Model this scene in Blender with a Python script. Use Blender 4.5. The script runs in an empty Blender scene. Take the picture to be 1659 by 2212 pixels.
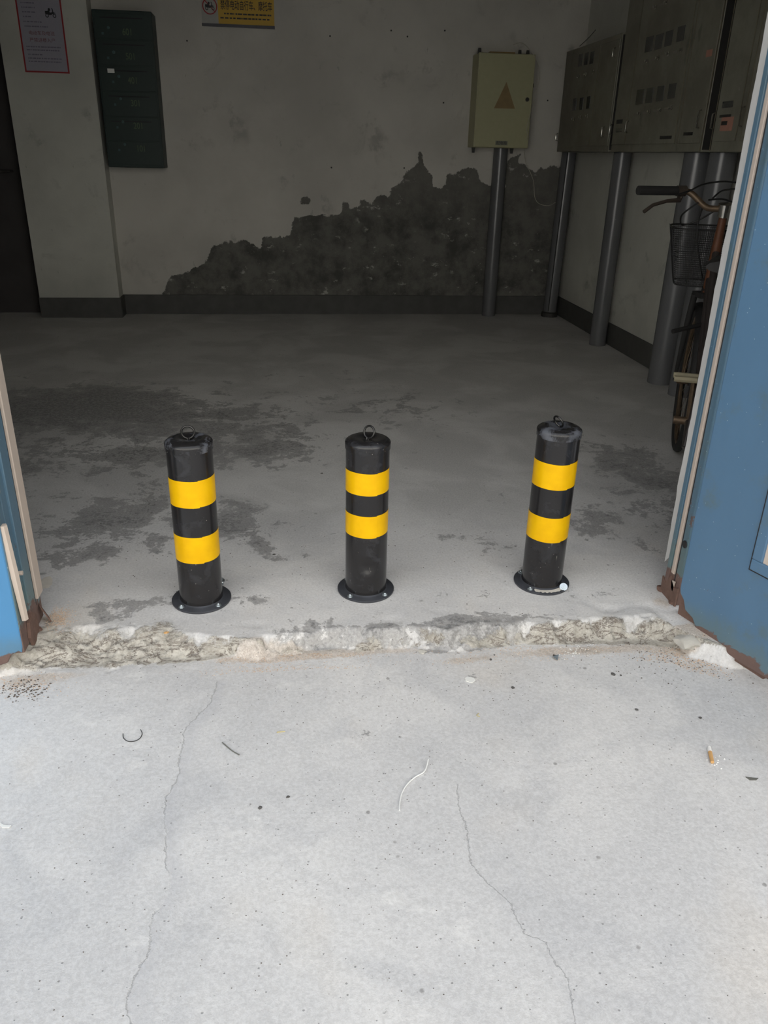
import bpy, bmesh, math, random
import numpy as np
from mathutils import Vector, Matrix, noise as mn

# ------------------------------------------------------------------ camera, sky, exposure
sc = bpy.context.scene
COL = sc.collection
PITCH, YAW, ROLL, FPX, CAMH = .426, .1313, .0249, 1702.7, 1.17
CAMP = np.array([0, 0, CAMH])
FW = np.array([math.sin(YAW)*math.cos(PITCH), math.cos(YAW)*math.cos(PITCH), -math.sin(PITCH)])
_r = np.array([math.cos(YAW), -math.sin(YAW), 0.]); _u = np.cross(_r, FW)
RT = _r*math.cos(ROLL)+_u*math.sin(ROLL); UP = _u*math.cos(ROLL)-_r*math.sin(ROLL)
cd = bpy.data.cameras.new('camera'); cam = bpy.data.objects.new('camera', cd); COL.objects.link(cam)
cd.sensor_fit = 'HORIZONTAL'; cd.sensor_width = 36; cd.lens = 36*FPX/1659; cd.clip_start = .05
M = Matrix([[RT[0], UP[0], -FW[0]], [RT[1], UP[1], -FW[1]], [RT[2], UP[2], -FW[2]]])
cam.matrix_world = Matrix.Translation(Vector(CAMP)) @ M.to_4x4()
sc.camera = cam
w = bpy.data.worlds.new('sky'); sc.world = w; w.use_nodes = True
bg = w.node_tree.nodes['Background']; bg.inputs[0].default_value = (.90, .94, 1.0, 1); bg.inputs[1].default_value = 1.0
sc.view_settings.view_transform = 'Standard'; sc.view_settings.look = 'None'; sc.view_settings.gamma = 1
sc.view_settings.use_curve_mapping = False
sc.view_settings.exposure = 0.65
sl = bpy.data.lights.new('sun', 'SUN'); sl.energy = 10.5; sl.angle = .01; sl.color = (1, .98, .94)
so_ = bpy.data.objects.new('sun', sl); COL.objects.link(so_); so_.rotation_euler = (math.radians(45), 0, math.radians(174))   # high sun added behind the house, lighting only the unseen bounce wall
sc.cycles.max_bounces = 10; sc.cycles.diffuse_bounces = 7
sc.cycles.use_denoising = True

# ------------------------------------------------------------------ measuring helpers (photo point -> real plane)
def ray(u, v): return RT*(u-829.5)/FPX-UP*(v-1106)/FPX+FW
def onZ(u, v, z=0.): d = ray(u, v); return CAMP+d*(z-CAMH)/d[2]
def onY(u, v, y): d = ray(u, v); return CAMP+d*y/d[1]
def onX(u, v, x): d = ray(u, v); return CAMP+d*x/d[0]
def onP(u, v, p, n): d = ray(u, v); n = np.array(n); return CAMP+d*((np.array(p)-CAMP)@n)/(d@n)

# ------------------------------------------------------------------ object helpers
def tag(o, label=None, cat=None, group=None, kind=None):
    for k, v in (('label', label), ('category', cat), ('group', group), ('kind', kind)):
        if v: o[k] = v
    return o
def thing(name, loc, label, cat, group=None):
    o = bpy.data.objects.new(name, None); COL.objects.link(o); o.location = loc; o.empty_display_size = .05
    return tag(o, label, cat, group)
def worldloc(p):
    l = Vector((0, 0, 0))
    while p is not None: l = l+Vector(p.location); p = p.parent
    return l
class G:
    """collects shapes in world coordinates"""
    def __init__(s): s.v = []; s.f = []
    def add(s, v, f):
        n = len(s.v); s.v += [tuple(map(float, p)) for p in v]; s.f += [tuple(i+n for i in q) for q in f]; return s
    def box(s, a, b, rot=0, piv=None):
        x0, y0, z0 = a; x1, y1, z1 = b
        v = [(x, y, z) for z in (z0, z1) for x, y in ((x0, y0), (x1, y0), (x1, y1), (x0, y1))]
        if rot:
            px, py = piv; c, q = math.cos(rot), math.sin(rot)
            v = [(px+(x-px)*c-(y-py)*q, py+(x-px)*q+(y-py)*c, z) for x, y, z in v]
        return s.add(v, [(3, 2, 1, 0), (4, 5, 6, 7), (0, 1, 5, 4), (1, 2, 6, 5), (2, 3, 7, 6), (3, 0, 4, 7)])
    def tube(s, pts, r, n=10, closed=False, cap=True):
        pts = [Vector(p) for p in pts]; m = len(pts); rs = r if isinstance(r, (list, tuple)) else [r]*m
        v = []; ref = None
        for i, p in enumerate(pts):
            a = pts[(i-1) % m] if (i or closed) else p; b = pts[(i+1) % m] if (i < m-1 or closed) else p
            t = (b-a).normalized()
            if ref is None:
                ref = t.cross(Vector((0, 0, 1)));
                if ref.length < .1: ref = t.cross(Vector((0, 1, 0)))
            ref = (ref-t*ref.dot(t)).normalized(); q = t.cross(ref)
            for k in range(n):
                an = 2*math.pi*k/n; v.append(p+(ref*math.cos(an)+q*math.sin(an))*rs[i])
        f = []
        for i in range(m if closed else m-1):
            for k in range(n):
                a, b = i*n+k, i*n+(k+1) % n; j = (i+1) % m
                f.append((a, b, j*n+(k+1) % n, j*n+k))
        if cap and not closed: f.append(tuple(range(n-1, -1, -1))); f.append(tuple(range((m-1)*n, m*n)))
        return s.add(v, f)
    def lathe(s, prof, c=(0, 0, 0), n=48, axis=None):
        """prof: list of (r,z) ; axis: optional direction"""
        R = Vector((0, 0, 1)).rotation_difference(Vector(axis)).to_matrix() if axis is not None else Matrix.Identity(3)
        v = []
        for r, z in prof:
            for k in range(n):
                a = 2*math.pi*k/n; v.append(Vector(c)+R @ Vector((r*math.cos(a), r*math.sin(a), z)))
        f = [(i*n+k, i*n+(k+1) % n, (i+1)*n+(k+1) % n, (i+1)*n+k) for i in range(len(prof)-1) for k in range(n)]
        if prof[0] == prof[-1]: return s.add(v, f)
        if prof[0][0] > 1e-4: f.append(tuple(range(n-1, -1, -1)))
        if prof[-1][0] > 1e-4: f.append(tuple(range((len(prof)-1)*n, len(prof)*n)))
        return s.add(v, f)
    def plate(s, poly, o, ux, uy, th):
        """polygon (a,b) in plane o+a*ux+b*uy, thickness th along ux x uy"""
        o, ux, uy = Vector(o), Vector(ux), Vector(uy); nn = ux.cross(uy).normalized()*th; m = len(poly)
        v = [o+ux*a+uy*b for a, b in poly]+[o+ux*a+uy*b+nn for a, b in poly]
        f = [tuple(range(m-1, -1, -1)), tuple(range(m, 2*m))]+[(i, (i+1) % m, m+(i+1) % m, m+i) for i in range(m)]
        return s.add(v, f)
    def build(s, name, mat, parent=None, smooth=None, bevel=0, origin=None, loc=None):
        me = bpy.data.meshes.new(name)
        o = bpy.data.objects.new(name, me); COL.objects.link(o)
        if parent is not None:
            off = worldloc(parent); o.parent = parent
        else:
            off = Vector(loc) if loc is not None else Vector((0, 0, 0)); o.location = off
        me.from_pydata([tuple(Vector(p)-off) for p in s.v], [], s.f); me.validate()
        bm = bmesh.new(); bm.from_mesh(me); bmesh.ops.recalc_face_normals(bm, faces=bm.faces); bm.to_mesh(me); bm.free()
        me.materials.append(mat)
        if smooth is not None:
            me.polygons.foreach_set('use_smooth', [True]*len(me.polygons)); me.set_sharp_from_angle(angle=math.radians(smooth))
        if bevel:
            md = o.modifiers.new('bevel', 'BEVEL'); md.width = bevel; md.segments = 2; md.limit_method = 'ANGLE'
        return o
def blob(g, c, r, seed, flat=.5, sub=2):
    bm = bmesh.new(); bmesh.ops.create_icosphere(bm, subdivisions=sub, radius=1)
    rnd = random.Random(seed); ox = rnd.random()*50; an = rnd.random()*6.3; sx = .7+rnd.random()*.6
    v = []
    for q in bm.verts:
        d = q.co.normalized(); k = r*(1+.55*mn.noise(d*1.3+Vector((ox, 0, 0))))
        x, y, z = d.x*k*sx, d.y*k, d.z*k*flat
        v.append((c[0]+x*math.cos(an)-y*math.sin(an), c[1]+x*math.sin(an)+y*math.cos(an), c[2]+max(z, -r*flat*.4)+r*flat*.4))
    f = [tuple(p.index for p in q.verts) for q in bm.faces]; bm.free(); g.add(v, f)
def text(g, body, o, ux, uy, size, ext=.0008, align='LEFT', bold=0, sx=1.):
    cu = bpy.data.curves.new('lettering', 'FONT'); cu.body = body; cu.size = size; cu.extrude = ext; cu.align_x = align; cu.offset = bold
    ob = bpy.data.objects.new('lettering', cu); COL.objects.link(ob)
    dg = bpy.context.evaluated_depsgraph_get(); me = bpy.data.meshes.new_from_object(ob.evaluated_get(dg))
    o, ux, uy = Vector(o), Vector(ux).normalized(), Vector(uy).normalized(); nn = ux.cross(uy)
    g.add([o+ux*p.co.x*sx+uy*p.co.y+nn*p.co.z for p in me.vertices], [tuple(f.vertices) for f in me.polygons])
    bpy.data.objects.remove(ob); bpy.data.curves.remove(cu); bpy.data.meshes.remove(me)

# ------------------------------------------------------------------ material helpers
def lin(c): return tuple(((x/255)/12.92 if x/255 <= .04045 else ((x/255+.055)/1.055)**2.4) for x in c)+(1,)
class NT:
    def __init__(s, name):
        s.m = bpy.data.materials.new(name); s.m.use_nodes = True; s.t = s.m.node_tree; s.b = s.t.nodes['Principled BSDF']
        s.pos = s.t.nodes.new('ShaderNodeNewGeometry').outputs['Position']; s.tc = s.t.nodes.new('ShaderNodeTexCoord').outputs['Object']
    def L(s, sock, v):
        if isinstance(v, bpy.types.NodeSocket): s.t.links.new(v, sock)
        elif v is not None: sock.default_value = v
    def n(s, ty, **kw):
        q = s.t.nodes.new(ty)
        for k, v in kw.items(): setattr(q, k, v)
        return q
    def noise(s, scale, detail=4, rough=.55, vec=None, dist=0, col=False):
        q = s.n('ShaderNodeTexNoise'); s.L(q.inputs['Vector'], vec if vec is not None else s.pos)
        q.inputs['Scale'].default_value = scale; q.inputs['Detail'].default_value = detail
        q.inputs['Roughness'].default_value = rough; q.inputs['Distortion'].default_value = dist
        return q.outputs['Color' if col else 'Fac']
    def voro(s, scale, vec=None, feat='F1', out='Distance'):
        q = s.n('ShaderNodeTexVoronoi', feature=feat); s.L(q.inputs['Vector'], vec if vec is not None else s.pos)
        q.inputs['Scale'].default_value = scale; return q.outputs[out]
    def m_(s, op, a, b=None, c=None, clamp=False):
        q = s.n('ShaderNodeMath', operation=op, use_clamp=clamp); s.L(q.inputs[0], a)
        if b is not None: s.L(q.inputs[1], b)
        if c is not None: s.L(q.inputs[2], c)
        return q.outputs[0]
    def step(s, x, a, b):
        q = s.n('ShaderNodeMapRange', interpolation_type='SMOOTHSTEP'); s.L(q.inputs[0], x)
        q.inputs[1].default_value = min(a, b); q.inputs[2].default_value = max(a, b)
        q.inputs[3].default_value, q.inputs[4].default_value = (0, 1) if a < b else (1, 0)
        return q.outputs[0]
    def scale(s, v, vec=None):
        q = s.n('ShaderNodeVectorMath', operation='MULTIPLY'); s.L(q.inputs[0], vec if vec is not None else s.pos); q.inputs[1].default_value = v; return q.outputs[0]
    def mix(s, f, a, b):
        q = s.n('ShaderNodeMix', data_type='RGBA'); s.L(q.inputs[0], f); s.L(q.inputs[6], a); s.L(q.inputs[7], b); return q.outputs[2]
    def attr(s, name):
        q = s.n('ShaderNodeAttribute'); q.attribute_name = name; return q.outputs['Fac']
    def bump(s, h, strength, dist=.01, prev=None):
        q = s.n('ShaderNodeBump'); q.inputs['Strength'].default_value = strength; q.inputs['Distance'].default_value = dist
        s.L(q.inputs['Height'], h)
        if prev is not None: s.L(q.inputs['Normal'], prev)
        return q.outputs[0]
    def out(s, col=None, rough=None, metal=None, normal=None, **kw):
        s.L(s.b.inputs['Base Color'], col); s.L(s.b.inputs['Roughness'], rough); s.L(s.b.inputs['Metallic'], metal)
        if normal is not None: s.L(s.b.inputs['Normal'], normal)
        for k, v in kw.items(): s.L(s.b.inputs[k], v)
        return s.m
def plain(name, c, rough=.6, metal=0., var=.12, bump=.15, sc_=40, **kw):
    t = NT(name); n = t.noise(sc_, 4, vec=t.tc); c = lin(c); d = tuple(x*(1-var*2) for x in c[:3])+(1,)
    e = tuple(min(1, x*(1+var)) for x in c[:3])+(1,)
    return t.out(t.mix(n, d, e), rough, metal, t.bump(n, bump, .002), **kw)

def concrete():
    t = NT('worn_concrete')
    inn = t.attr('inside'); stain = t.attr('stain'); sand = t.attr('sand'); rough_z = t.attr('broken')
    big = t.noise(1.7, 6, .6); mid = t.noise(7, 8, .68, dist=.4); fine = t.noise(150, 3, .7); vf = t.noise(420, 2, .6)
    c = t.mix(t.step(big, .35, .65), lin((192, 191, 191)), lin((211, 209, 207)))
    c = t.mix(t.m_('MULTIPLY', t.step(t.noise(3.3, 7, .6, dist=.6), .48, .66), .55), c, lin((178, 178, 180)))
    c = t.mix(t.m_('MULTIPLY', t.step(t.noise(4.1, 8, .65, vec=t.scale((1, 1.4, 1))), .60, .68), .5), c, lin((222, 220, 217)))
    c = t.mix(t.m_('MULTIPLY', t.step(t.noise(2.1, 3, .5, vec=t.scale((1.3, .9, 2))), .56, .7), .35), c, lin((209, 199, 186)))
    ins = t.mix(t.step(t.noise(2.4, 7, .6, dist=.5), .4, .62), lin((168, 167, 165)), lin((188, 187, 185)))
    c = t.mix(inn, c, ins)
    # worn dark stains with crisp ragged edges
    rag = t.m_('ADD', t.m_('MULTIPLY', t.m_('SUBTRACT', mid, .5), 2.6), t.m_('MULTIPLY', t.m_('SUBTRACT', t.noise(34, 7, .75), .5), 1.5))
    sm = t.m_('ADD', stain, rag)
    dm = t.step(sm, .34, .46)
    c = t.mix(t.m_('MULTIPLY', dm, .72), c, t.mix(t.noise(12, 6, .7), lin((92, 91, 92)), lin((140, 138, 136))))
    c = t.mix(t.m_('MULTIPLY', t.m_('MULTIPLY', t.step(sm, .66, .8), .6), t.step(t.noise(60, 4, .7), .42, .56)), c, lin((68, 68, 70)))
    # sand and cement slurry
    smk = t.step(t.m_('ADD', sand, t.m_('MULTIPLY', t.m_('SUBTRACT', t.noise(9, 7, .7), .5), 1.3)), .35, .75)
    c = t.mix(t.m_('MULTIPLY', smk, .75), c, t.mix(t.step(t.noise(230, 3, .8), .4, .62), lin((166, 150, 134)), lin((204, 191, 177))))
    # raw broken edge
    c = t.mix(t.m_('MULTIPLY', t.m_('MINIMUM', rough_z, 1), .6), c, t.mix(t.step(t.noise(31, 7, .75), .4, .6), lin((150, 147, 142)), lin((178, 175, 169))))
    bk = t.step(t.m_('ADD', rough_z, t.m_('MULTIPLY', t.m_('SUBTRACT', t.noise(13, 7, .72), .5), 2.2)), .40, .62)
    c = t.mix(t.m_('MULTIPLY', bk, .75), c, t.mix(t.step(t.noise(22, 7, .75), .35, .65), lin((146, 138, 122)), lin((196, 190, 177))))
    cv = t.m_('ABSOLUTE', t.m_('SUBTRACT', t.noise(9, 6, .68, vec=t.scale((1, 2.6, 2.6)), dist=1.2), .5))
    cvm = t.m_('MULTIPLY', t.m_('MULTIPLY', t.step(cv, .03, .008), t.step(t.noise(5, 3), .38, .48)), bk)
    c = t.mix(t.m_('MULTIPLY', cvm, .85), c, lin((88, 72, 58)))
    # pits and pale chips
    v = t.voro(65, vec=t.scale((1, 1.1, 1))); vr = t.n('ShaderNodeTexVoronoi'); t.L(vr.inputs['Vector'], t.scale((1, 1.1, 1))); vr.inputs['Scale'].default_value = 55
    sepr = t.n('ShaderNodeSeparateColor'); t.L(sepr.inputs[0], vr.outputs['Color'])
    pit = t.m_('MULTIPLY', t.step(v, .15, .09), t.step(sepr.outputs[0], .74, .76))
    c = t.mix(t.m_('MULTIPLY', pit, .6), c, lin((95, 92, 90)))
    v3 = t.n('ShaderNodeTexVoronoi'); t.L(v3.inputs['Vector'], t.pos); v3.inputs['Scale'].default_value = 21
    s3 = t.n('ShaderNodeSeparateColor'); t.L(s3.inputs[0], v3.outputs['Color'])
    c = t.mix(t.m_('MULTIPLY', t.m_('MULTIPLY', t.step(t.m_('ADD', v3.outputs['Distance'], t.m_('MULTIPLY', t.noise(90, 2), .1)), .17, .11), t.step(s3.outputs[0], .88, .9)), .65), c, lin((110, 106, 103)))
    v2 = t.voro(80, vec=t.scale((1.2, 1, 1)), out='Distance')
    c = t.mix(t.m_('MULTIPLY', t.step(v2, .09, .05), .25), c, lin((235, 235, 235)))
    c = t.mix(.13, c, t.mix(t.step(fine, .3, .7), lin((120, 119, 118)), lin((255, 255, 255))))
    # cracks: signed distance across each crack
    nz = t.m_('MULTIPLY', t.m_('SUBTRACT', t.noise(24, 5, .7), .5), .03)
    ck = None
    for a, wd in (('crack_a', .0011), ('crack_b', .0009)):
        d = t.m_('ABSOLUTE', t.m_('ADD', t.attr(a), nz)); k = t.m_('MULTIPLY', t.step(d, wd*1.9, wd*.5), t.step(t.noise(6, 3), .36, .46))
        ck = k if ck is None else t.m_('MAXIMUM', ck, k)
    side = t.m_('MULTIPLY', t.step(t.m_('ADD', t.attr('crack_a'), nz), 0, .004), t.step(t.m_('ADD', t.attr('crack_a'), t.m_('MULTIPLY', t.noise(9, 5), .05)), .07, .03))
    c = t.mix(t.m_('MULTIPLY', side, .3), c, lin((176, 176, 180)))
    c = t.mix(t.m_('MULTIPLY', ck, .35), c, lin((120, 119, 119)))
    h = t.m_('ADD', t.m_('MULTIPLY', mid, .5), t.m_('MULTIPLY', fine, .12))
    h = t.m_('SUBTRACT', h, t.m_('ADD', t.m_('MULTIPLY', pit, .25), t.m_('MULTIPLY', cvm, .8))); h = t.m_('SUBTRACT', h, t.m_('MULTIPLY', ck, .3)); h = t.m_('ADD', h, t.m_('MULTIPLY', dm, -.05))
    h = t.m_('ADD', h, t.m_('MULTIPLY', bk, t.m_('MULTIPLY', t.noise(38, 7, .78), 1.7)))
    return t.out(c, t.mix(dm, (.82,)*3+(1,), (.6,)*3+(1,)), 0, t.bump(h, .5, .01))

def plaster(name, base=(160, 158, 152), patch=False):
    t = NT(name)
    big = t.noise(1.3, 5, .6); c = t.mix(t.step(big, .3, .7), lin(tuple(x*.9 for x in base)), lin(base))
    c = t.mix(t.m_('MULTIPLY', t.step(t.noise(2.7, 8, .7, dist=.8), .58, .7), .35), c, lin(tuple(x*.72 for x in base)))
    c = t.mix(t.m_('MULTIPLY', t.step(t.noise(22, 5, .75, vec=t.scale((1, 1, .35))), .66, .72), .4), c, lin(tuple(x*.6 for x in base)))
    c = t.mix(t.m_('MULTIPLY', t.m_('MULTIPLY', t.step(t.noise(6, 6, .65), .55, .68), t.step(t.noise(1.9, 3), .5, .62)), .45), c, lin(tuple(x*.6 for x in base)))
    sp = t.n('ShaderNodeSeparateXYZ'); t.L(sp.inputs[0], t.pos)
    low = t.m_('MULTIPLY', t.step(t.m_('ADD', sp.outputs[2], t.m_('MULTIPLY', t.noise(4, 5, .6), .7)), .85, .3), .35)
    c = t.mix(low, c, lin(tuple(x*.68 for x in base)))
    h = t.m_('ADD', t.m_('MULTIPLY', t.noise(9, 6), .6), t.m_('MULTIPLY', t.noise(80, 3), .15)); rg = .85
    if patch:
        d = t.m_('ADD', t.attr('peel'), t.m_('ADD', t.m_('MULTIPLY', t.m_('SUBTRACT', t.noise(10, 7, .7), .5), .10), t.m_('MULTIPLY', t.m_('SUBTRACT', t.noise(50, 5, .7), .5), .03)))
        pk = t.step(d, .003, -.003)
        pc = t.mix(t.step(t.noise(5, 7, .7), .35, .62), lin((74, 74, 71)), lin((108, 107, 102)))
        pc = t.mix(t.m_('MULTIPLY', t.step(sp.outputs[2], .62, 1.0), .5), pc, lin((120, 118, 112)))
        fl = t.m_('MULTIPLY', t.step(t.noise(17, 7, .75, vec=t.scale((.7, 1, 1.2))), .60, .66), t.step(t.noise(3, 3), .42, .54))
        pc = t.mix(fl, pc, lin((168, 166, 160)))
        c = t.mix(pk, c, pc)
        h = t.m_('ADD', t.m_('ADD', h, t.m_('MULTIPLY', pk, -1.2)), t.m_('MULTIPLY', pk, t.m_('MULTIPLY', t.noise(14, 7, .7), 1.6)))
    return t.out(c, rg, 0, t.bump(h, .5, .008))

def painted_steel(name, base, rust_h=.12, rust_amt=.5, wear=.62, dirt=.3, amp=None):
    t = NT(name)
    sp = t.n('ShaderNodeSeparateXYZ'); t.L(sp.inputs[0], t.pos)
    c = t.mix(t.noise(5, 5, .6, vec=t.scale((1, 1, .25))), lin(tuple(x*.86 for x in base)), lin(base))
    c = t.mix(t.m_('MULTIPLY', t.step(t.noise(6, 6, .7), .52, .68), dirt), c, lin((88, 104, 104)))
    nn = t.noise(11, 7, .72, dist=.5); amp = amp or rust_h
    low = t.step(t.m_('ADD', sp.outputs[2], t.m_('MULTIPLY', t.m_('SUBTRACT', nn, .5), amp*3)), rust_h+amp*.15, rust_h-amp*.1)
    ch = t.step(t.noise(26, 7, .75, vec=t.scale((1, 1, .5))), wear, wear+.015)
    chz = t.m_('MULTIPLY', ch, t.step(sp.outputs[2], amp*7, amp*2.2))
    rm = t.m_('MAXIMUM', low, t.m_('MULTIPLY', chz, 1))
    rc = t.mix(t.noise(30, 6, .75), lin((84, 68, 66)), lin((122, 98, 88)))
    ring = t.m_('MULTIPLY', t.step(t.m_('ADD', sp.outputs[2], t.m_('MULTIPLY', t.m_('SUBTRACT', nn, .5), amp*3)), rust_h+amp*2.6, rust_h+amp*.2), rust_amt)
    c = t.mix(ring, c, lin((96, 114, 112)))
    c = t.mix(rm, c, rc)
    v = t.voro(45); c = t.mix(t.m_('MULTIPLY', t.step(v, .07, .04), .5), c, lin((190, 205, 215)))
    return t.out(c, t.mix(rm, (.38,)*3+(1,), (.9,)*3+(1,)), 0, t.bump(t.m_('ADD', t.m_('MULTIPLY', rm, -.4), t.m_('MULTIPLY', nn, .5)), .4, .004))

def bollard_paint(seed, scr=.70, dust=.25):
    t = NT('black_gloss_paint')
    v = t.n('ShaderNodeVectorMath', operation='ADD'); t.L(v.inputs[0], t.tc); v.inputs[1].default_value = (seed*3.1, seed*1.7, seed)
    n1 = t.noise(1, 3, .6, vec=t.scale((85, 85, 16), v.outputs[0])); n2 = t.noise(9, 4, .6, vec=v.outputs[0])
    sm = t.m_('MULTIPLY', t.step(n1, scr, scr+.03), t.step(n2, .5, .6))
    sp = t.m_('MULTIPLY', t.step(t.voro(60, vec=v.outputs[0]), .1, .06), t.step(n2, .45, .6))
    d = t.m_('MULTIPLY', t.step(t.noise(18, 6, .65, vec=v.outputs[0], dist=.6), .48 if dust < .3 else .44, .7 if dust < .3 else .64), dust)
    c = t.mix(d, lin((30, 29, 30)), lin((120, 124, 134)))
    c = t.mix(t.m_('MULTIPLY', t.m_('MAXIMUM', sm, sp), .6), c, lin((150, 146, 138)))
    r = t.m_('ADD', t.m_('MULTIPLY', d, .6), .2)
    return t.out(c, r, 0, t.bump(t.noise(35, 3, vec=v.outputs[0]), .1, .002))

MT = {}
MT['concrete'] = concrete()
MT['plaster'] = plaster('old_plaster', (198, 198, 190)); MT['peel'] = plaster('peeling_plaster', (200, 197, 190), True)
MT['reveal'] = plaster('white_reveal', (196, 195, 193))
MT['facade'] = plaster('facade', (120, 118, 114)); MT['sunwall'] = plaster('cream_facade', (206, 204, 199)); MT['ceiling'] = plaster('ceiling_paint', (190, 188, 182))
MT['skirt'] = plain('grey_skirting', (78, 78, 76), .7, sc_=14, var=.2)
MT['blue'] = painted_steel('blue_door_paint', (80, 140, 188), .004, .45, .66, .22, .03)
MT['blue_dirty'] = painted_steel('weathered_door_paint', (86, 120, 150), .004, .6, .66, .6, .03)  # greyer copy of the door blue: weaker light on the right leaf, plus dirt film
MT['blue_frame'] = painted_steel('worn_frame_paint', (88, 118, 138), .085, .8, .60, .6)
MT['rust'] = plain('rust', (110, 86, 76), .95, var=.25, bump=.8, sc_=60)
MT['seal'] = plain('beige_rubber_seal', (188, 174, 162), .6, var=.06, sc_=20)
MT['seam'] = plain('dark_gap', (38, 38, 40), .8)
MT['black1'] = bollard_paint(1, .72, .06); MT['black2'] = bollard_paint(2, .70, .08); MT['black3'] = bollard_paint(3, .68, .05)
MT['dust1'] = bollard_paint(4, .64, .5); MT['dust2'] = bollard_paint(5, .62, .45); MT['dust3'] = bollard_paint(6, .66, .45)
t = NT('yellow_reflective_film')
n = t.noise(16, 4, vec=t.tc)
MT['yellow'] = t.out(t.mix(t.step(n, .3, .7), lin((226, 172, 0)), lin((238, 186, 0))), .34, .2, None, **{'Specular IOR Level': .25})
MT['flange'] = plain('dusty_black_steel', (66, 68, 74), .45, .2, var=.25, sc_=30); MT['ring'] = plain('dark_steel_wire', (70, 69, 68), .28, .9)
MT['zinc'] = plain('zinc_plated_steel', (196, 204, 208), .28, .9, sc_=80)
MT['cement'] = plain('dried_cement', (206, 200, 190), .9, bump=.6)
MT['green'] = plain('dark_green_enamel', (26, 46, 42), .5, var=.08)
MT['greentxt'] = plain('faded_lettering', (80, 96, 72), .7); MT['tagc'] = plain('keyhole_tag', (62, 88, 88), .5)
MT['white'] = plain('white_paper', (225, 225, 222), .7, var=.04); MT['paper'] = plain('poster_paper', (158, 156, 168), .7, var=.04)
MT['red'] = plain('red_ink', (150, 40, 44), .6); MT['ink'] = plain('black_ink', (36, 36, 40), .6); MT['grey_ink'] = plain('grey_ink', (120, 116, 130), .7)
MT['rustink'] = plain('brown_red_ink', (120, 74, 74), .7)
MT['signyel'] = plain('yellow_sign_face', (196, 158, 52), .55, var=.04); MT['signwht'] = plain('white_sign_face', (165, 163, 158), .55, var=.04)
MT['rail'] = plain('grey_sign_rail', (70, 70, 76), .5)
MT['ebox'] = plain('olive_beige_enamel', (168, 166, 132), .5, var=.05); MT['orange'] = plain('faded_orange_sticker', (142, 121, 84), .6, var=.15, sc_=20)
MT['plate'] = plain('grey_name_plate', (124, 126, 112), .5); MT['lug'] = plain('dark_bracket', (52, 50, 48), .6)
MT['brownlbl'] = plain('brown_label_strip', (132, 108, 60), .6)
t = NT('grey_green_cabinet_paint')
a = t.noise(3, 6, .7); b = t.noise(40, 5, .75, vec=t.scale((1, 1, .5)))
c = t.mix(t.step(a, .35, .65), lin((112, 109, 98)), lin((130, 129, 116))); c = t.mix(t.m_('MULTIPLY', t.step(b, .62, .7), .5), c, lin((165, 160, 150)))
c = t.mix(t.m_('MULTIPLY', t.step(t.noise(12, 6, .7, vec=t.scale((1, 1, .4))), .6, .7), .5), c, lin((84, 81, 74)))
MT['cab'] = t.out(c, .5, .1, t.bump(b, .1, .002))
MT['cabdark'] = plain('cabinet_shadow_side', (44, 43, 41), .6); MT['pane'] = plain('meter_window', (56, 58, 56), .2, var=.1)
MT['strip'] = plain('label_strip', (128, 124, 114), .5); MT['trimline'] = plain('bare_metal_edge', (140, 132, 112), .35, .6)
MT['chrome'] = plain('chrome', (200, 198, 190), .2, .95); MT['pink'] = plain('pink_sticker', (176, 128, 112), .6)
t = NT('grey_pvc_pipe'); a = t.noise(7, 6, .7, vec=t.scale((1, 1, .3))); b = t.noise(60, 5, .8)
c = t.mix(a, lin((84, 85, 87)), lin((114, 115, 118))); c = t.mix(t.m_('MULTIPLY', t.step(b, .66, .7), .5), c, lin((170, 170, 168)))
MT['pipe'] = t.out(c, .27, .1, t.bump(a, .1, .003))
MT['rubber'] = plain('black_rubber', (26, 25, 25), .75); MT['bikeframe'] = plain('rust_orange_frame', (98, 62, 42), .5, .1, var=.25)
MT['levermetal'] = plain('dull_lever', (70, 62, 56), .45, .4); MT['darkframe'] = plain('dark_bicycle_paint', (48, 42, 40), .5, .1, var=.2); MT['bikemetal'] = plain('rusty_chrome', (118, 100, 82), .4, .7, var=.3, sc_=70); MT['pedal'] = plain('worn_cream_pedal', (150, 142, 118), .7)
MT['cable'] = plain('black_cable', (24, 24, 25), .5); MT['saddle'] = plain('black_vinyl', (30, 29, 29), .5)
MT['wirewhite'] = plain('white_wire', (190, 186, 172), .5); MT['door'] = plain('dark_brown_door', (60, 57, 57), .7, sc_=6, var=.2)
MT['stone'] = plain('dark_stone', (92, 90, 88), .9, bump=.5); MT['paleshard'] = plain('pale_shard', (186, 182, 174), .9, bump=.5)
MT['cigpaper'] = plain('cigarette_paper', (232, 230, 226), .8, var=.04); MT['filter'] = plain('cork_filter', (205, 160, 104), .8, var=.08)
MT['leaf'] = plain('dead_leaf', (104, 104, 98), .8); MT['twig'] = plain('straw_twig', (196, 182, 132), .8)
MT['grit'] = plain('grit', (96, 88, 82), .95, var=.4, sc_=100); MT['rustgrit'] = plain('rust_granules', (200, 174, 150), .95, var=.3, sc_=200)
MT['flake'] = plain('paint_flakes', (228, 228, 224), .8, var=.05)
g_ = NT('window_glass'); MT['glass'] = g_.out((.75, .85, .9, 1), .08, 0, None, **{'Transmission Weight': .85})

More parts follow.
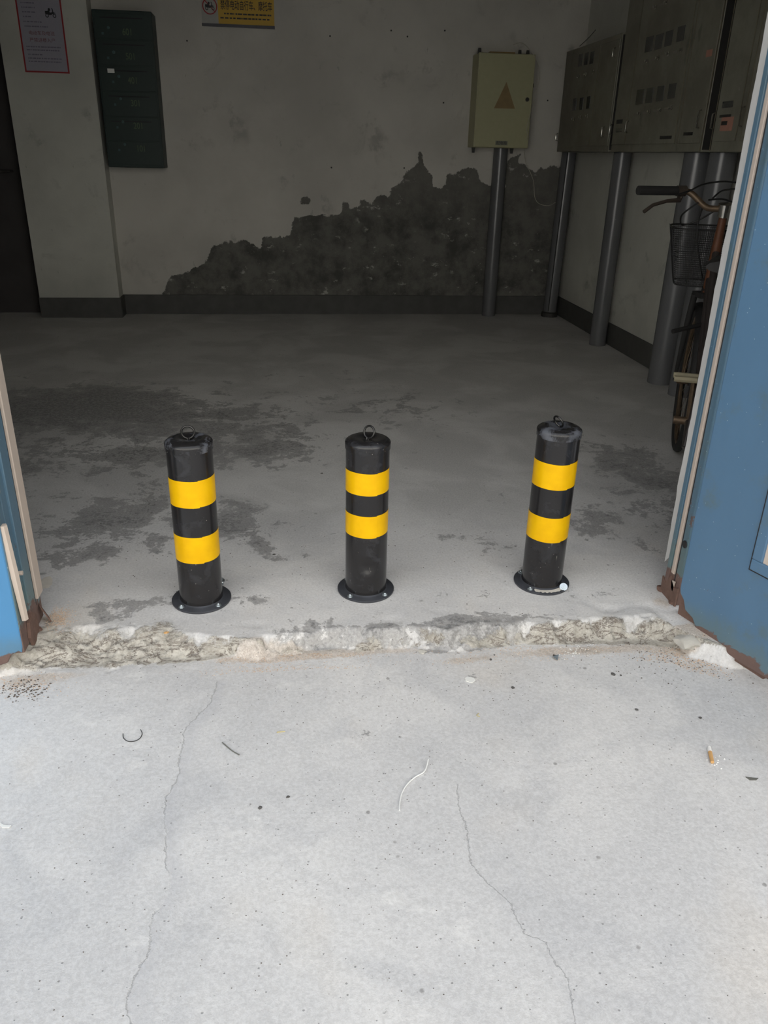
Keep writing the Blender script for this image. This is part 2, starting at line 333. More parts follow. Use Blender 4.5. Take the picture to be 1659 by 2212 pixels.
# ------------------------------------------------------------------ ground surfaces
YB, XR, HS, ZO = 6.39, 2.24, .146, -.05
TOP = [(-60, 1420), (0, 1402), (100, 1360), (180, 1356), (260, 1362), (360, 1350), (430, 1372), (560, 1374), (700, 1366), (850, 1356), (950, 1352), (1080, 1348), (1150, 1344), (1250, 1338), (1330, 1334), (1420, 1328), (1480, 1366), (1560, 1390), (1659, 1410)]
BOT = [(-60, 1465), (0, 1455), (130, 1444), (300, 1436), (420, 1431), (500, 1418), (640, 1408), (760, 1411), (900, 1400), (1000, 1402), (1150, 1395), (1300, 1391), (1400, 1394), (1480, 1402), (1560, 1424), (1659, 1440)]
tp = np.array([onZ(u, v, 0)[:2] for u, v in TOP]); bt = np.array([onZ(u, v, ZO)[:2] for u, v in BOT])
def topY(x): return np.interp(x, tp[:, 0], tp[:, 1])
def botY(x): return np.minimum(np.interp(x, bt[:, 0], bt[:, 1]), topY(x)-.02)
def gauss(X, Y, cx, cy, sx, sy, an=0):
    c, s = math.cos(an), math.sin(an); a = (X-cx)*c+(Y-cy)*s; b = -(X-cx)*s+(Y-cy)*c
    return np.exp(-(a/sx)**2-(b/sy)**2)
STAINS = [(250, 1110, .26, .16, .75), (170, 1190, .3, .12, .55), (500, 1130, .13, .16, .75), (570, 1180, .05, .12, .4), (590, 965, .22, .22, .6), (330, 990, .34, .22, .6), (110, 880, .5, .4, .75),
          (400, 910, .5, .3, .55), (230, 870, .4, .3, .5), (1330, 970, .2, .2, .4), (1420, 1040, .22, .35, .6), (1290, 1120, .25, .14, .45), (280, 1300, .22, .07, .6), (480, 1290, .12, .05, .35), (560, 1295, .05, .03, .6),
          (960, 1160, .08, .05, .45), (975, 1290, .16, .04, .55), (1000, 1345, .2, .05, .35), (760, 1340, .12, .04, .45), (640, 1350, .12, .05, .45), (1100, 1330, .15, .05, .4), (1300, 1280, .12, .05, .45), (900, 900, .3, .3, .25), (750, 850, .6, .5, .2),
          (1390, 1180, .1, .1, .35), (700, 1372, .3, .03, .5), (1000, 1365, .25, .03, .5), (1250, 1372, .2, .03, .4), (850, 1355, .2, .03, .4), (230, 1335, .12, .03, .4), (1080, 1180, .2, .1, .25), (700, 1130, .1, .2, .15), (60, 1010, .15, .3, .4)]
OUTST = [(1100, 1450, .2, .05, .42), (800, 1690, .07, .12, .22), (1250, 1880, .05, .03, .3), (1450, 1830, .1, .04, .25), (300, 2130, .05, .05, .3), (495, 1590, .05, .02, .3), (620, 1560, .2, .16, .12), (1300, 1560, .3, .12, .12)]
SAND = [(110, 1340, .06, .06, .9), (560, 1420, .18, .03, .75), (680, 1415, .22, .03, .6), (40, 1475, .16, .04, .75), (160, 1455, .1, .02, .5), (1150, 1410, .3, .03, .6), (1350, 1400, .25, .04, .6), (1500, 1400, .12, .05, .8), (850, 1405, .25, .02, .5), (1430, 1300, .06, .08, .7), (1570, 1440, .1, .04, .25), (1620, 1560, .15, .25, .2), (1180, 1290, .12, .03, .45), (1600, 1900, .15, .2, .25), (230, 2050, .1, .1, .2), (1000, 1395, .12, .02, .5)]
CRA = [(470, 1470), (455, 1520), (402, 1570), (392, 1630), (380, 1690), (352, 1728), (360, 1790), (356, 1850), (370, 1905), (350, 1950), (325, 1990), (322, 2060), (290, 2110), (272, 2160), (290, 2212)]
CRB = [(990, 1690), (992, 1750), (1012, 1800), (1014, 1850), (1040, 1900), (1080, 1930), (1105, 1950), (1118, 1990), (1140, 2020), (1175, 2032), (1195, 2070), (1225, 2110), (1240, 2160), (1245, 2212)]
def crack(pts, X, Y):
    p = np.array([onZ(u, v, ZO)[:2] for u, v in pts])[::-1]
    d = X-np.interp(Y, p[:, 1], p[:, 0]); far = (Y > p[-1, 1]) | (Y < p[0, 1]-.4)
    return np.where(far, 5., d)
def surface(name, xs, ys, zfun, kind='structure', **kw):
    X, Y = np.meshgrid(xs, ys); Z = zfun(X, Y); nx, ny = len(xs), len(ys)
    v = np.stack([X.ravel(), Y.ravel(), Z.ravel()], 1)
    i = np.arange(nx*ny).reshape(ny, nx); f = np.stack([i[:-1, :-1].ravel(), i[:-1, 1:].ravel(), i[1:, 1:].ravel(), i[1:, :-1].ravel()], 1)
    me = bpy.data.meshes.new(name); me.from_pydata(v.tolist(), [], f.tolist()); me.materials.append(MT['concrete'])
    me.polygons.foreach_set('use_smooth', [True]*len(me.polygons))
    o = bpy.data.objects.new(name, me); COL.objects.link(o); tag(o, kind=kind)
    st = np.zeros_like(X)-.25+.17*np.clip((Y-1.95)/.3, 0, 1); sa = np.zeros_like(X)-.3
    for u, vv, sx, sy, a in STAINS: p = onZ(u, vv, 0); st += a*1.15*gauss(X, Y, p[0], p[1], sx, sy, .1)
    for u, vv, sx, sy, a in OUTST: p = onZ(u, vv, ZO); st += a*gauss(X, Y, p[0], p[1], sx, sy)
    for u, vv, sx, sy, a in SAND: p = onZ(u, vv, ZO if vv > 1395 else 0); sa += a*1.2*gauss(X, Y, p[0], p[1], sx, sy)
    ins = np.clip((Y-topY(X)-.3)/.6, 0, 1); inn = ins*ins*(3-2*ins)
    tY, bY = topY(X), botY(X); s = np.clip((Y-bY)/(tY-bY), 0, 1); s = (Y-bY)/(tY-bY); bro = 1.05*np.exp(-np.where(s < .25, ((s-.25)/.28)**2, ((s-.25)/(.62+.35*np.clip(np.abs(X-.25)-.3, 0, .6)/.6))**2))*(1-.55*np.exp(-((X-.25)/.4)**4))
    for nm, arr in (('stain', st), ('sand', sa), ('inside', inn), ('broken', bro), ('crack_a', crack(CRA, X, Y)), ('crack_b', crack(CRB, X, Y))):
        at = me.attributes.new(nm, 'FLOAT', 'POINT'); at.data.foreach_set('value', arr.ravel().astype(np.float32))
    return o
def fbm(x, y, z, o=4): return mn.fractal(Vector((x, y, z)), .9, 2.1, o, noise_basis='PERLIN_ORIGINAL')
def zthr(X, Y):
    tY, bY = topY(X), botY(X); Z = np.zeros_like(X); ny, nx = X.shape
    for j in range(ny):
        for i in range(nx):
            x, y = X[j, i], Y[j, i]; a, b = tY[j, i], bY[j, i]
            yy = y+.016*fbm(x*16, y*16, 3.)+.03*fbm(x*5, y*5, 1.)
            s = (yy-b)/(a-b); s = min(max(s, 0), 1); z = ZO*(1-s*s*(3-2*s))
            edge = math.exp(-((s-.55)/.38)**2) if 0 < s < 1 else 0
            n1 = fbm(x*22, y*30, 9., 5); n2 = abs(fbm(x*34, y*55, 2., 4))
            z += edge*(.013*n1-.020*n2)
            if s >= 1: z -= .006*max(0, mn.noise(Vector((x*11, y*16, 5)))-.1)*math.exp(-((y-a)/.07)**2)*2
            if s <= 0: z += .0015*n1*math.exp(-((y-b)/.04)**2)
            e = min(1., min(y-YT0, YT1-y)/.03); Z[j, i] = ZO*(1 if s < .5 else 0)*(1-e)+z*e
    return Z
YT0, YT1 = 1.50, 2.06
surface('threshold', np.arange(-1.5, 1.9001, .005), np.linspace(YT0, YT1, 113), zthr)
fx = np.concatenate([np.arange(-4, -1.6, .1), np.arange(-1.6, 2.3, .025), [2.3, 2.45]])
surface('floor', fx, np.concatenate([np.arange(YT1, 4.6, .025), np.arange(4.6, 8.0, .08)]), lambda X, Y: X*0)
gx = np.concatenate([[-12, -8, -5, -3, -2], np.arange(-1.5, 1.9, .02), [1.9, 2.2, 3, 5, 8, 12]])
surface('ground', gx, np.concatenate([[-12, -8, -5, -3, -1.5, -.5, 0.1], np.arange(.4, YT0, .02), [YT0]]), lambda X, Y: X*0+ZO)
s_ = G().box((-12, YT0, ZO-.1), (-1.5, 1.95, ZO)).box((1.9, YT0, ZO-.1), (12, 1.95, ZO))
tag(s_.build('ground_apron', MT['facade']), kind='structure')

# ------------------------------------------------------------------ room shell
def struct(name, g, mat, **kw): return tag(g.build(name, mat, **kw), kind='structure')
FY0, FY1 = 1.83, 1.95      # outer and inner face of the entrance wall
XL, XRJ, DH = -.675, 1.10, 2.1
# back wall with the peeled area stored as distance
xs = np.arange(-1.23, 2.27, .0155); zs = np.concatenate([np.arange(0, 1.5, .0155), np.arange(1.5, 2.75, .06)])
X, Z = np.meshgrid(xs, zs)
PX = [(355, 628), (365, 600), (420, 582), (450, 560), (460, 535), (485, 520), (530, 520), (562, 535), (570, 512), (625, 508), (635, 468), (700, 465), (735, 462), (742, 435), (752, 436), (757, 450), (775, 448), (778, 432), (805, 440), (815, 425), (840, 424), (840, 406), (870, 390), (880, 365), (905, 358), (908, 330), (914, 360), (932, 375), (938, 405), (950, 408), (962, 400), (965, 372), (985, 375), (1010, 363), (1030, 365), (1033, 385), (1050, 400), (1090, 405), (1093, 360), (1103, 338), (1125, 333), (1122, 352), (1155, 370), (1195, 358), (1260, 375), (1260, 700), (355, 700)]
P = np.array([onY(u, v, YB)[[0, 2]] for u, v in PX]); A_, B_ = P, np.roll(P, -1, 0)
pts = np.stack([X.ravel(), Z.ravel()], 1); dmin = np.full(len(pts), 9.); ins = np.zeros(len(pts), bool)
for a, b in zip(A_, B_):
    ab = b-a; tt = np.clip(((pts-a)@ab)/(ab@ab), 0, 1); dmin = np.minimum(dmin, np.linalg.norm(pts-a-tt[:, None]*ab, axis=1))
    cr = ((a[1] > pts[:, 1]) != (b[1] > pts[:, 1])) & (pts[:, 0] < (b[0]-a[0])*(pts[:, 1]-a[1])/(b[1]-a[1]+1e-12)+a[0]); ins ^= cr
sd = np.where(ins, -dmin, dmin)
q = onY(660, 432, YB); sd = np.minimum(sd, np.hypot((pts[:, 0]-q[0])*.7, pts[:, 1]-q[2])-.022)
nx, nz = len(xs), len(zs); i = np.arange(nx*nz).reshape(nz, nx)
f = np.stack([i[:-1, :-1].ravel(), i[:-1, 1:].ravel(), i[1:, 1:].ravel(), i[1:, :-1].ravel()], 1)
me = bpy.data.meshes.new('wall_back'); me.from_pydata(np.stack([X.ravel(), np.full(X.size, YB), Z.ravel()], 1).tolist(), [], f.tolist()); me.materials.append(MT['peel'])
at = me.attributes.new('peel', 'FLOAT', 'POINT'); at.data.foreach_set('value', sd.astype(np.float32))
o = bpy.data.objects.new('wall_back', me); COL.objects.link(o); tag(o, kind='structure')
PYF, PXL, PXR = 6.237, -1.79, -1.216
struct('wall_pier', G().box((PXL, PYF, 0), (PXR, YB+.3, 2.75)), MT['plaster'])
struct('wall_left', G().box((-3.3, FY1, 0), (-3.15, YB+.3, 2.75)).box((-3.15, PYF+.1, 0), (-2.75, YB+.3, 2.75)).box((-2.75, PYF+.1, 2.1), (PXL, YB+.3, 2.75)), MT['plaster'])
struct('wall_right', G().box((XR, FY1, 0), (XR+.15, YB+.1, 2.75)), MT['plaster'])
struct('ceiling', G().box((-3.3, FY1, 2.7), (XR+.15, YB+.4, 2.85)), MT['ceiling'])
struct('wall_front', G().box((-9, FY0, ZO-.05), (XL-.06, FY1, 9)).box((XRJ+.05, FY0, ZO-.05), (9, FY1, 9)).box((XL-.06, FY0, DH+.06), (XRJ+.05, FY1, 9)), MT['facade'])
struct('wall_opposite', G().box((-16, -8.4, ZO-.05), (16, -8.0, 11.0)), MT['sunwall'])  # unseen wall, added to block the low sky and bounce sunlight indoors
d3 = struct('door_3', G().box((-2.75, PYF+.2, .0), (PXL, PYF+.26, 2.1)), MT['door'])
G().tube([(-1.9, PYF+.19, 1.0), (-1.9, PYF+.13, 1.0), (-2.02, PYF+.13, 1.0)], .01).build('door_handle', MT['lug'], d3, smooth=40)
struct('baseboard_back', G().box((PXR, YB-.012, 0), (XR, YB, HS)), MT['skirt'], bevel=.003)
struct('baseboard_right', G().box((XR-.012, FY1, 0), (XR, YB-.012, HS)), MT['skirt'], bevel=.003)
struct('baseboard_left', G().box((PXL-.005, PYF-.012, 0), (PXR+.01, PYF, HS)).box((PXR, PYF, 0), (PXR+.012, YB-.012, HS)), MT['skirt'], bevel=.003)

# white plaster return on the right jamb (wavy inner edge)
rnd = random.Random(4); poly = []
zz = np.linspace(.09, 2.1, 60)
for z in zz: poly.append((FY1+.005+.006*mn.noise(Vector((z*5, 2, 0)))+.004*mn.noise(Vector((z*19, 5, 0)))+(-.006 if z < .3 else 0), z))
poly2 = [(1.906, 2.1), (1.922, .12)]
struct('trim_3', G().plate(poly+poly2, (XRJ-.001, 0, 0), (0, 1, 0), (0, 0, 1), .05), MT['reveal'])

# steel door frames
def frame(name, x, sgn, parts):
    fr = None
    for (y0, y1, dx, z0, z1, nm, mt) in parts:
        g = G(); xa, xb = x-sgn*dx, x+sgn*.058
        n = 14 if nm == 'frame' else 1; zs = np.linspace(z0, z1, n+1)
        g.box((min(xa, xb), y0, z0), (max(xa, xb), y1, z1))
        if fr is None: fr = struct(name, g, MT[mt], bevel=.004)
        else: g.build(nm, MT[mt], fr, bevel=.002)
    return fr
frL = frame('trim_1', XL, -1, [(1.80, 1.945, 0, .0, 2.1, 'frame', 'blue_frame'), (1.902, 1.948, .008, .075, 2.1, 'rubber_seal', 'seal'), (1.892, 1.898, .003, .06, 2.1, 'frame_groove', 'seam'),
                               (1.836, 1.886, .006, .02, 2.1, 'frame_rib', 'blue_frame'), (1.764, 1.80, .0, .0, 2.1, 'hinge_strip', 'blue_frame')])
# lower loose seal, leaning away from its groove
g = G(); a = onY(12, 1136, 1.77); b = onY(49, 1352, 1.77)
g.tube([(XL+.003, 1.775, a[2]), (XL+.006, 1.778, (a[2]+b[2])/2), (XL+.008, 1.785, b[2]+.01)], [.0095, .011, .009], 6).build('loose_seal', MT['seal'], frL, smooth=30)
g = G().plate([(-.01, -.005), (.045, -.012), (.06, .02), (.05, .06), (.02, .075), (-.008, .05)], (XL+.001, 1.86, 0), (0, -1, 0), (0, 0, 1), -.008); blob(g, (XL+.004, 1.87, -.01), .016, 3, .8); g.build('rusted_foot', MT['rust'], frL)
G().plate([(-.012, 0), (.012, -.003), (.010, .045), (-.011, .05)], (XL+.024, 1.915, .006), (.45, -.9, 0), (-.35, -.1, .93), .003).build('rusted_tab', MT['rust'], frL)
q = onY(6, 1060, 1.78); G().lathe([(0, -.004), (.012, -.004), (.012, .006), (0, .008)], (XL, q[1], q[2]), 12, (1, 0, 0)).tube([(XL+.0, 1.80, .21), (XL+.018, 1.80, .21)], .006, 8).build('hinge_pin', MT['seal'], frL, smooth=40)
frR = frame('trim_2', XRJ, 1, [(1.845, 1.924, 0, .0, 2.1, 'frame', 'blue_frame'), (1.877, 1.893, .006, .085, 2.1, 'rubber_seal', 'seal'), (1.872, 1.876, .002, .06, 2.1, 'frame_groove', 'seam'), (1.905, 1.924, .004, .03, 2.1, 'frame_rib', 'blue_frame')])
g = G().plate([(-.05, -.01), (.04, -.01), (.045, .05), (.02, .04), (.0, .075), (-.03, .05), (-.05, .06)], (XRJ-.001, 1.89, 0), (0, 1, 0), (0, 0, 1), -.005); blob(g, (XRJ, 1.935, 0), .014, 5, .7); blob(g, (XRJ+.0, 1.86, 0), .012, 6, .7); g.build('rusted_foot', MT['rust'], frR)
G().plate([(-.012, .03), (.01, .036), (.004, .0), (-.006, .008)], (XRJ-.004, 1.87, .035), (0, -1, 0), (0, 0, 1), .002).build('peeled_seal_end', MT['seal'], frR)
G().lathe([(.0, .0), (.011, .0), (.011, .003)], (XRJ-.0035, 1.857, onY(1474, 1176, 1.857)[2]), 16, (1, 0, 0)).build('lock_hole', MT['seam'], frR)

# ------------------------------------------------------------------ door leaves
def leaf(name, hinge, dirv, width, zb, th, bottom, mat='blue'):
    """sheet steel leaf; bottom: list of (s,z) along the rusted lower edge"""
    d = Vector((dirv[0], dirv[1], 0)).normalized(); h = Vector((hinge[0], hinge[1], 0)); n_ = d.cross(Vector((0, 0, 1)))
    h0 = h-n_*th if n_.y < 0 else h   # keep the face one sees in the hinge plane
    poly = bottom+[(width, zb), (width, 2.06), (0, 2.06)]
    o = struct(name, G().plate(poly, h0, d, (0, 0, 1), th), MT[mat], bevel=.004)
    return o, h, d
HR = (1.077, 1.802); DR = (.343, -.94)
bot = [(0, .085), (.004, .07), (.02, .055), (.03, .03), (.06, .02), (.075, .0), (.10, -.015), (.16, -.02), (.2, -.017), (.24, -.02), (.3, -.016)]
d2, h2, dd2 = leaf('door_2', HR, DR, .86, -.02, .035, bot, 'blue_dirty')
# inner rusty core seen under the eaten edge
G().plate([(.004, 0.0), (.0, .13), (.3, .05), (.3, -.03), (.1, -.03)], h2+Vector((.028, .012, 0)), dd2, (0, 0, 1), .02).build('rusted_core', MT['rust'], d2)
nR = np.array([-DR[1], DR[0], 0]); nR = nR/np.linalg.norm(nR)
def sR(u, v):
    p = onP(u, v, (HR[0], HR[1], 0), nR); return float((Vector(p)-h2).dot(dd2)), float(p[2])
s0, z0 = sR(1622, 1228)
nv = dd2.cross(Vector((0, 0, 1))).normalized()
print('leaf window', s0, z0, 'normal', nv)
def onleaf(s, z, off=0.): return h2+dd2*s+Vector((0, 0, z))-nv*off if False else h2+dd2*s+Vector((0, 0, z))+nv*off
# plate() thickens along d x z; find which side faces the room axis
side = -1 if nv.x > 0 else 1
def bar(g, s0, s1, z0, z1, t0, t1):
    v = [onleaf(s, z, tq*side+ (0)) for tq in (t0, t1) for s, z in ((s0, z0), (s1, z0), (s1, z1), (s0, z1))]
    g.add(v, [(0, 1, 2, 3), (4, 5, 6, 7), (0, 1, 5, 4), (1, 2, 6, 5), (2, 3, 7, 6), (3, 0, 4, 7)])
LF0 = 0 if side < 0 else 0
g = G(); wS, wE, wZ0, wZ1 = s0, .78, z0, z0+1.2
for a in ((wS, wE, wZ0, wZ0+.03), (wS, wE, wZ1-.03, wZ1), (wS, wS+.03, wZ0+.03, wZ1-.03), (wE-.03, wE, wZ0+.03, wZ1-.03)): bar(g, *a, -.002, .007)
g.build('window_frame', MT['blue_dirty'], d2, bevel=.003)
g = G(); bar(g, wS+.03, wE-.03, wZ0+.03, wZ1-.03, -.001, .002); g.build('window_pane', MT['seal'], d2)
g = G(); bar(g, wS-.004, wS, wZ0-.004, wZ1, -.001, .003); bar(g, wS, wE, wZ0-.004, wZ0, -.001, .003); g.build('window_seam', MT['seam'], d2)
bot = [(0, .02), (.004, -.0), (.012, .008), (.03, .0), (.04, -.02), (.07, -.026), (.12, -.02)]
d1, h1, dd1 = leaf('door_1', (XL-.001, 1.7625), (-.965, -.26), .86, -.02, .035, bot)

# ------------------------------------------------------------------ bollards
def bollard(px, H, bands, mats, ring, seed, label, dent=False):
    p = onZ(*px); x, y = float(p[0]), float(p[1])
    T = thing('steel_bollard', (x, y, 0), label, 'bollard', 'black and yellow bollards across the doorway')
    pm, dm, fm = mats; r, R = .0598, .083
    g = G(); n = 72; zsn = np.linspace(.006, H, 90); v = []; rd = random.Random(seed)
    for z in zsn:
        for k in range(n):
            a = 2*math.pi*k/n; rr = r
            if dent:
                dz = z-.105; da = (a+math.pi/2+.05+math.pi) % (2*math.pi)-math.pi
                q = (dz/.022)**2+(da*r/.02)**2; rr += -.0055*math.exp(-q)+.0015*math.exp(-(math.sqrt(q)-1.5)**2*3)
            v.append((x+rr*math.cos(a), y+rr*math.sin(a), z))
    g.add(v, [(i*n+k, i*n+(k+1) % n, (i+1)*n+(k+1) % n, (i+1)*n+k) for i in range(len(zsn)-1) for k in range(n)])
    g.build('tube', pm, T, smooth=50)
    # cap: rolled lip, dome and a dished centre
    prof = [(r+.0005, H-.016), (r+.0022, H-.016), (r+.0025, H-.004), (r+.0028, H), (r+.0015, H+.004), (r-.004, H+.0085), (r-.012, H+.012), (r-.022, H+.0125), (.022, H+.0115), (.012, H+.0085), (.004, H+.0075), (.0, H+.0075)]
    G().lathe(prof, (x, y, 0), 64).build('cap', dm, T, smooth=50)
    an, tilt, rr = ring; cz = H+.0075+rr+.0035; q = []
    for k in range(26):
        a = -math.pi/2+.18+(2*math.pi-.36)*k/25; q.append(Vector((rr*math.cos(a), 0, rr*math.sin(a)+rr)))
    q = [Vector((.003, 0, -.006))]+q+[Vector((-.003, 0, -.006))]
    Rm = Matrix.Rotation(an, 3, 'Z') @ Matrix.Rotation(tilt, 3, 'X')
    G().tube([Rm @ c+Vector((x, y, H+.0105)) for c in q], .0028, 10).build('lifting_ring', MT['ring'], T, smooth=60)
    G().lathe([(r-.001, .001), (R-.001, .0), (R, .002), (R, .0055), (R-.0015, .0068), (r+.006, .0072), (r+.001, .0115), (r-.001, .0115)], (x, y, 0), 72).build('base_flange', MT['flange'], T, smooth=40)
    for z1, z0 in bands:
        g = G(); v = []; n = 72
        for rr, lo in ((r+.0006, 1), (r+.0006, 0)):
            for k in range(n+1):
                a = 2*math.pi*k/n-1.2; st = .0022 if k > n*.5 else 0
                z = (z0 if lo else z1)+.0008*math.sin(a*3+seed)-st*(1 if lo else .8); v.append((x+rr*math.cos(a), y+rr*math.sin(a), z))
        g.add(v, [(k, k+1, n+2+k, n+1+k) for k in range(n)]).build('reflective_band', MT['yellow'], T, smooth=50)
    for k, an in enumerate((-135, -45, 45, 135)):
        a = math.radians(an); bx, by = x+.0715*math.cos(a), y+.0715*math.sin(a)
        tall = (seed == 1 and an == 45); big = (seed == 3 and an == -45)
        z = .0062; ax = (0, 0, 1)
        if tall: z = .018
        g = G()
        if tall: g.tube([(bx, by, .002), (bx, by, .05)], .0042, 12)
        hexh = .0045
        if big: ax = (-.2, -.66, .72)
        if not big: g.lathe([(.0088, z), (.0088, z+.0012)], (bx, by, 0), 24)
        if big:
            c0 = (bx-.001, by-.006, z+.006)
            g.lathe([(.0118, .0), (.0118, .002), (.006, .0022)], c0, 28, ax).lathe([(.0068, .002), (.0068, .007), (.003, .0072)], c0, 6, ax).lathe([(.003, .007), (.003, .010)], c0, 14, ax)
        else:
            g.lathe([(.0074, z+.0012), (.0074, z+.0008+hexh), (.0060, z+.0016+hexh)], (bx, by, 0), 6)
            if not tall: g.lathe([(.0034, z+.002), (.0034, z+.0072), (.0028, z+.008)], (bx, by, 0), 14)
        bo = g.build('anchor_bolt', MT['zinc'], T, smooth=30)
        if tall:
            G().lathe([(.004, .028), (.013, .027), (.0135, .029), (.0125, .031), (.004, .031)], (bx, by, 0), 28).build('washer', MT['zinc'], bo, smooth=30)
            G().lathe([(.0072, .031), (.0072, .0385), (.005, .04)], (bx, by, 0), 6).build('nut', MT['zinc'], bo)
    return T, x, y, r, R
BL = [((436, 1294), .474, ((.387, .312), (.225, .147)), ('black1', 'dust1', 'dust2'), (.0, .0, .0165), 1, 'black and yellow steel bollard nearest the left door frame, one tall bolt on its base', False),
      ((790, 1272), .459, ((.389, .325), (.263, .197)), ('black2', 'black2', 'dust1'), (-.75, -.3, .0165), 2, 'middle black and yellow steel bollard, dented and scuffed near its foot, glossy black cap', True),
      ((1169, 1257), .484, ((.403, .328), (.241, .164)), ('black3', 'dust3', 'dust2'), (-1.15, .45, .0165), 3, 'black and yellow steel bollard nearest the right door, scratched, cement on its base flange', False)]
for px, H, bands, mm, ring, seed, lab, dent in BL:
    T, x, y, r, R = bollard(px, H, bands, [MT[k] for k in mm], ring, seed, lab, dent)
    if seed == 3:
        v = []; n = 26
        for k in range(n+1):
            a = math.radians(-125+85*k/n); w0 = .0625; w1 = .078+.006*mn.noise(Vector((k*.7, 1, 2)))
            if k in (0, n): w1 = w0+.006
            v += [(x+w0*math.cos(a), y+w0*math.sin(a), .0085), (x+w1*math.cos(a), y+w1*math.sin(a), .0078)]
        g = G().add(v, [(2*k, 2*k+1, 2*k+3, 2*k+2) for k in range(n)])
        so = g.build('cement_smear', MT['cement'], T); so['label'] = 'pale cement smear'

# ------------------------------------------------------------------ back wall things
# letter box cabinet
FYM = 6.20
ml, mr = onY(235, 361, FYM), onY(355, 362, FYM); tl = onY(194, 19, FYM)
x0, x1, z0, z1 = float(ml[0]), float(mr[0]), float(ml[2]), float(tl[2])
x0 = max(x0, PXR+.006)
T = thing('letter_box', ((x0+x1)/2, YB, z0), 'dark green wall letter box unit with flat numbers 601 down to 101, beside the pier', 'letter box')
G().box((x0, FYM, z0), (x1, YB-.001, z1)).build('body', MT['green'], T, bevel=.004)
rows = [(275, 69, '601'), (282, 122, '501'), (287, 174, '401'), (293, 223, '301'), (299, 272, '201'), (305, 321, '101')]
hh = (z1-z0-.03)/6
for k, (u, v, s) in enumerate(rows):
    zt = z1-.015-k*hh
    D = G().box((x0+.012, FYM-.004, zt-hh+.004), (x1-.012, FYM, zt-.003)).build('letter_door', MT['green'], T, bevel=.0015)
    p = onY(u, v, FYM-.005); g = G(); text(g, s, (p[0], FYM-.0045, p[2]-.018), (1, 0, 0), (0, 0, 1), .055, align='CENTER', bold=.0006, sx=.8); g.build('flat_number', MT['greentxt'], D)
    du = (-41, -36, -30, -32, -33, -35)[k]; q = onY(u+du, v-9, FYM)
    G().lathe([(.0, 0), (.010, 0), (.009, .004), (0, .005)], (q[0], FYM-.004, q[2]), 14, (0, -1, 0)).build('lock', MT['tagc'], D)
    q = onY(u+du-12, v+3, FYM); G().box((q[0]-.007, FYM-.006, q[2]-.007), (q[0]+.007, FYM-.004, q[2]+.007)).build('keyhole_plate', MT['tagc'], D)
    if k < 5: G().box((x0+.05, FYM-.0055, zt-.032), (x1-.06, FYM-.004, zt-.026)).build('mail_slot', MT['seam'], D)
a, b = onY(232, 148, FYM), onY(248, 158, FYM)
so = G().box((a[0], FYM-.007, b[2]), (b[0], FYM-.004, a[2])).build('sticker', MT['white'], T); so['label'] = 'small white sticker above number 401'

# poster on the pier
PYP = PYF-.002
a, b = onY(55, 155, PYF), onY(151, 160, PYF); c0 = onY(30, 0, PYF)
x0, x1, z0 = float(a[0]), float(b[0]), float((a[2]+b[2])/2); z1 = z0+.50
T = thing('notice_poster', ((x0+x1)/2, PYF, z0), 'white paper notice with a red border and small scooter picture, taped to the pier', 'poster')
G().box((x0, PYP, z0), (x1, PYF, z1)).build('paper', MT['paper'], T)
bw = .0095; g = G()
for q in ((x0, z0, x1, z0+bw), (x0, z1-bw, x1, z1), (x0, z0+bw, x0+bw, z1-bw), (x1-bw, z0+bw, x1, z1-bw)): g.box((q[0], PYP-.001, q[1]), (q[2], PYP, q[3]))
g.build('red_border', MT['red'], T)
g = G(); 
for body, u, v, sz in (('电动车及电池', 90, 72, .026), ('严禁进楼入户', 92, 87, .026)):
    p = onY(u, v, PYP); text(g, body, (p[0], PYP-.0012, p[2]-.009), (1, 0, 0), (0, 0, 1), sz, .0003, 'CENTER', .0, 1.05)
g.build('red_lettering', MT['rustink'], T)
rnd = random.Random(8); g = G()
for (ua, ub, v) in ((44, 74, 5), (46, 75, 15), (48, 76, 25), (50, 68, 35), (51, 90, 46), (53, 103, 56), (57, 131, 100), (58, 128, 107), (61, 92, 117), (61, 133, 125), (62, 133, 132)):
    p, q = onY(ua, v, PYP), onY(ub, v+.7, PYP); xx = p[0]; g = G()
    while xx < q[0]:
        wv = rnd.uniform(.004, .02); g.box((xx, PYP-.001, p[2]-.004), (min(xx+wv, q[0]), PYP, p[2]+.003)); xx += wv+rnd.uniform(.0015, .006)
    g.build('print_line', MT['grey_ink'], T)
def scooter(g, c, s, y):
    X = lambda a: c[0]+a*s; Zc = lambda b: c[1]+b*s
    for wx in (-.42, .42): g.lathe([(.12*s, -.0004), (.2*s, -.0004), (.2*s, .0004), (.12*s, .0004), (.12*s, -.0004)], (X(wx), y, Zc(-.28)), 20, (0, 1, 0))
    for poly in ([(-.62, -.1), (-.1, -.22), (.12, -.2), (.22, -.05), (.42, -.05), (.6, .0), (.3, .1), (-.05, .02), (-.1, .2), (-.6, .18)], [(.2, -.1), (.36, -.12), (.3, .42), (.16, .5), (.14, .42), (.22, .36)], [(-.3, .2), (.0, .2), (.0, .45), (-.2, .5)]):
        g.plate([(X(a), Zc(b)) for a, b in poly][::-1], (0, y, 0), (1, 0, 0), (0, 0, 1), .0006)
g = G(); p = onY(109, 28, PYP); scooter(g, (p[0], p[2]), .055, PYP-.001); g.build('picture', MT['ink'], T)

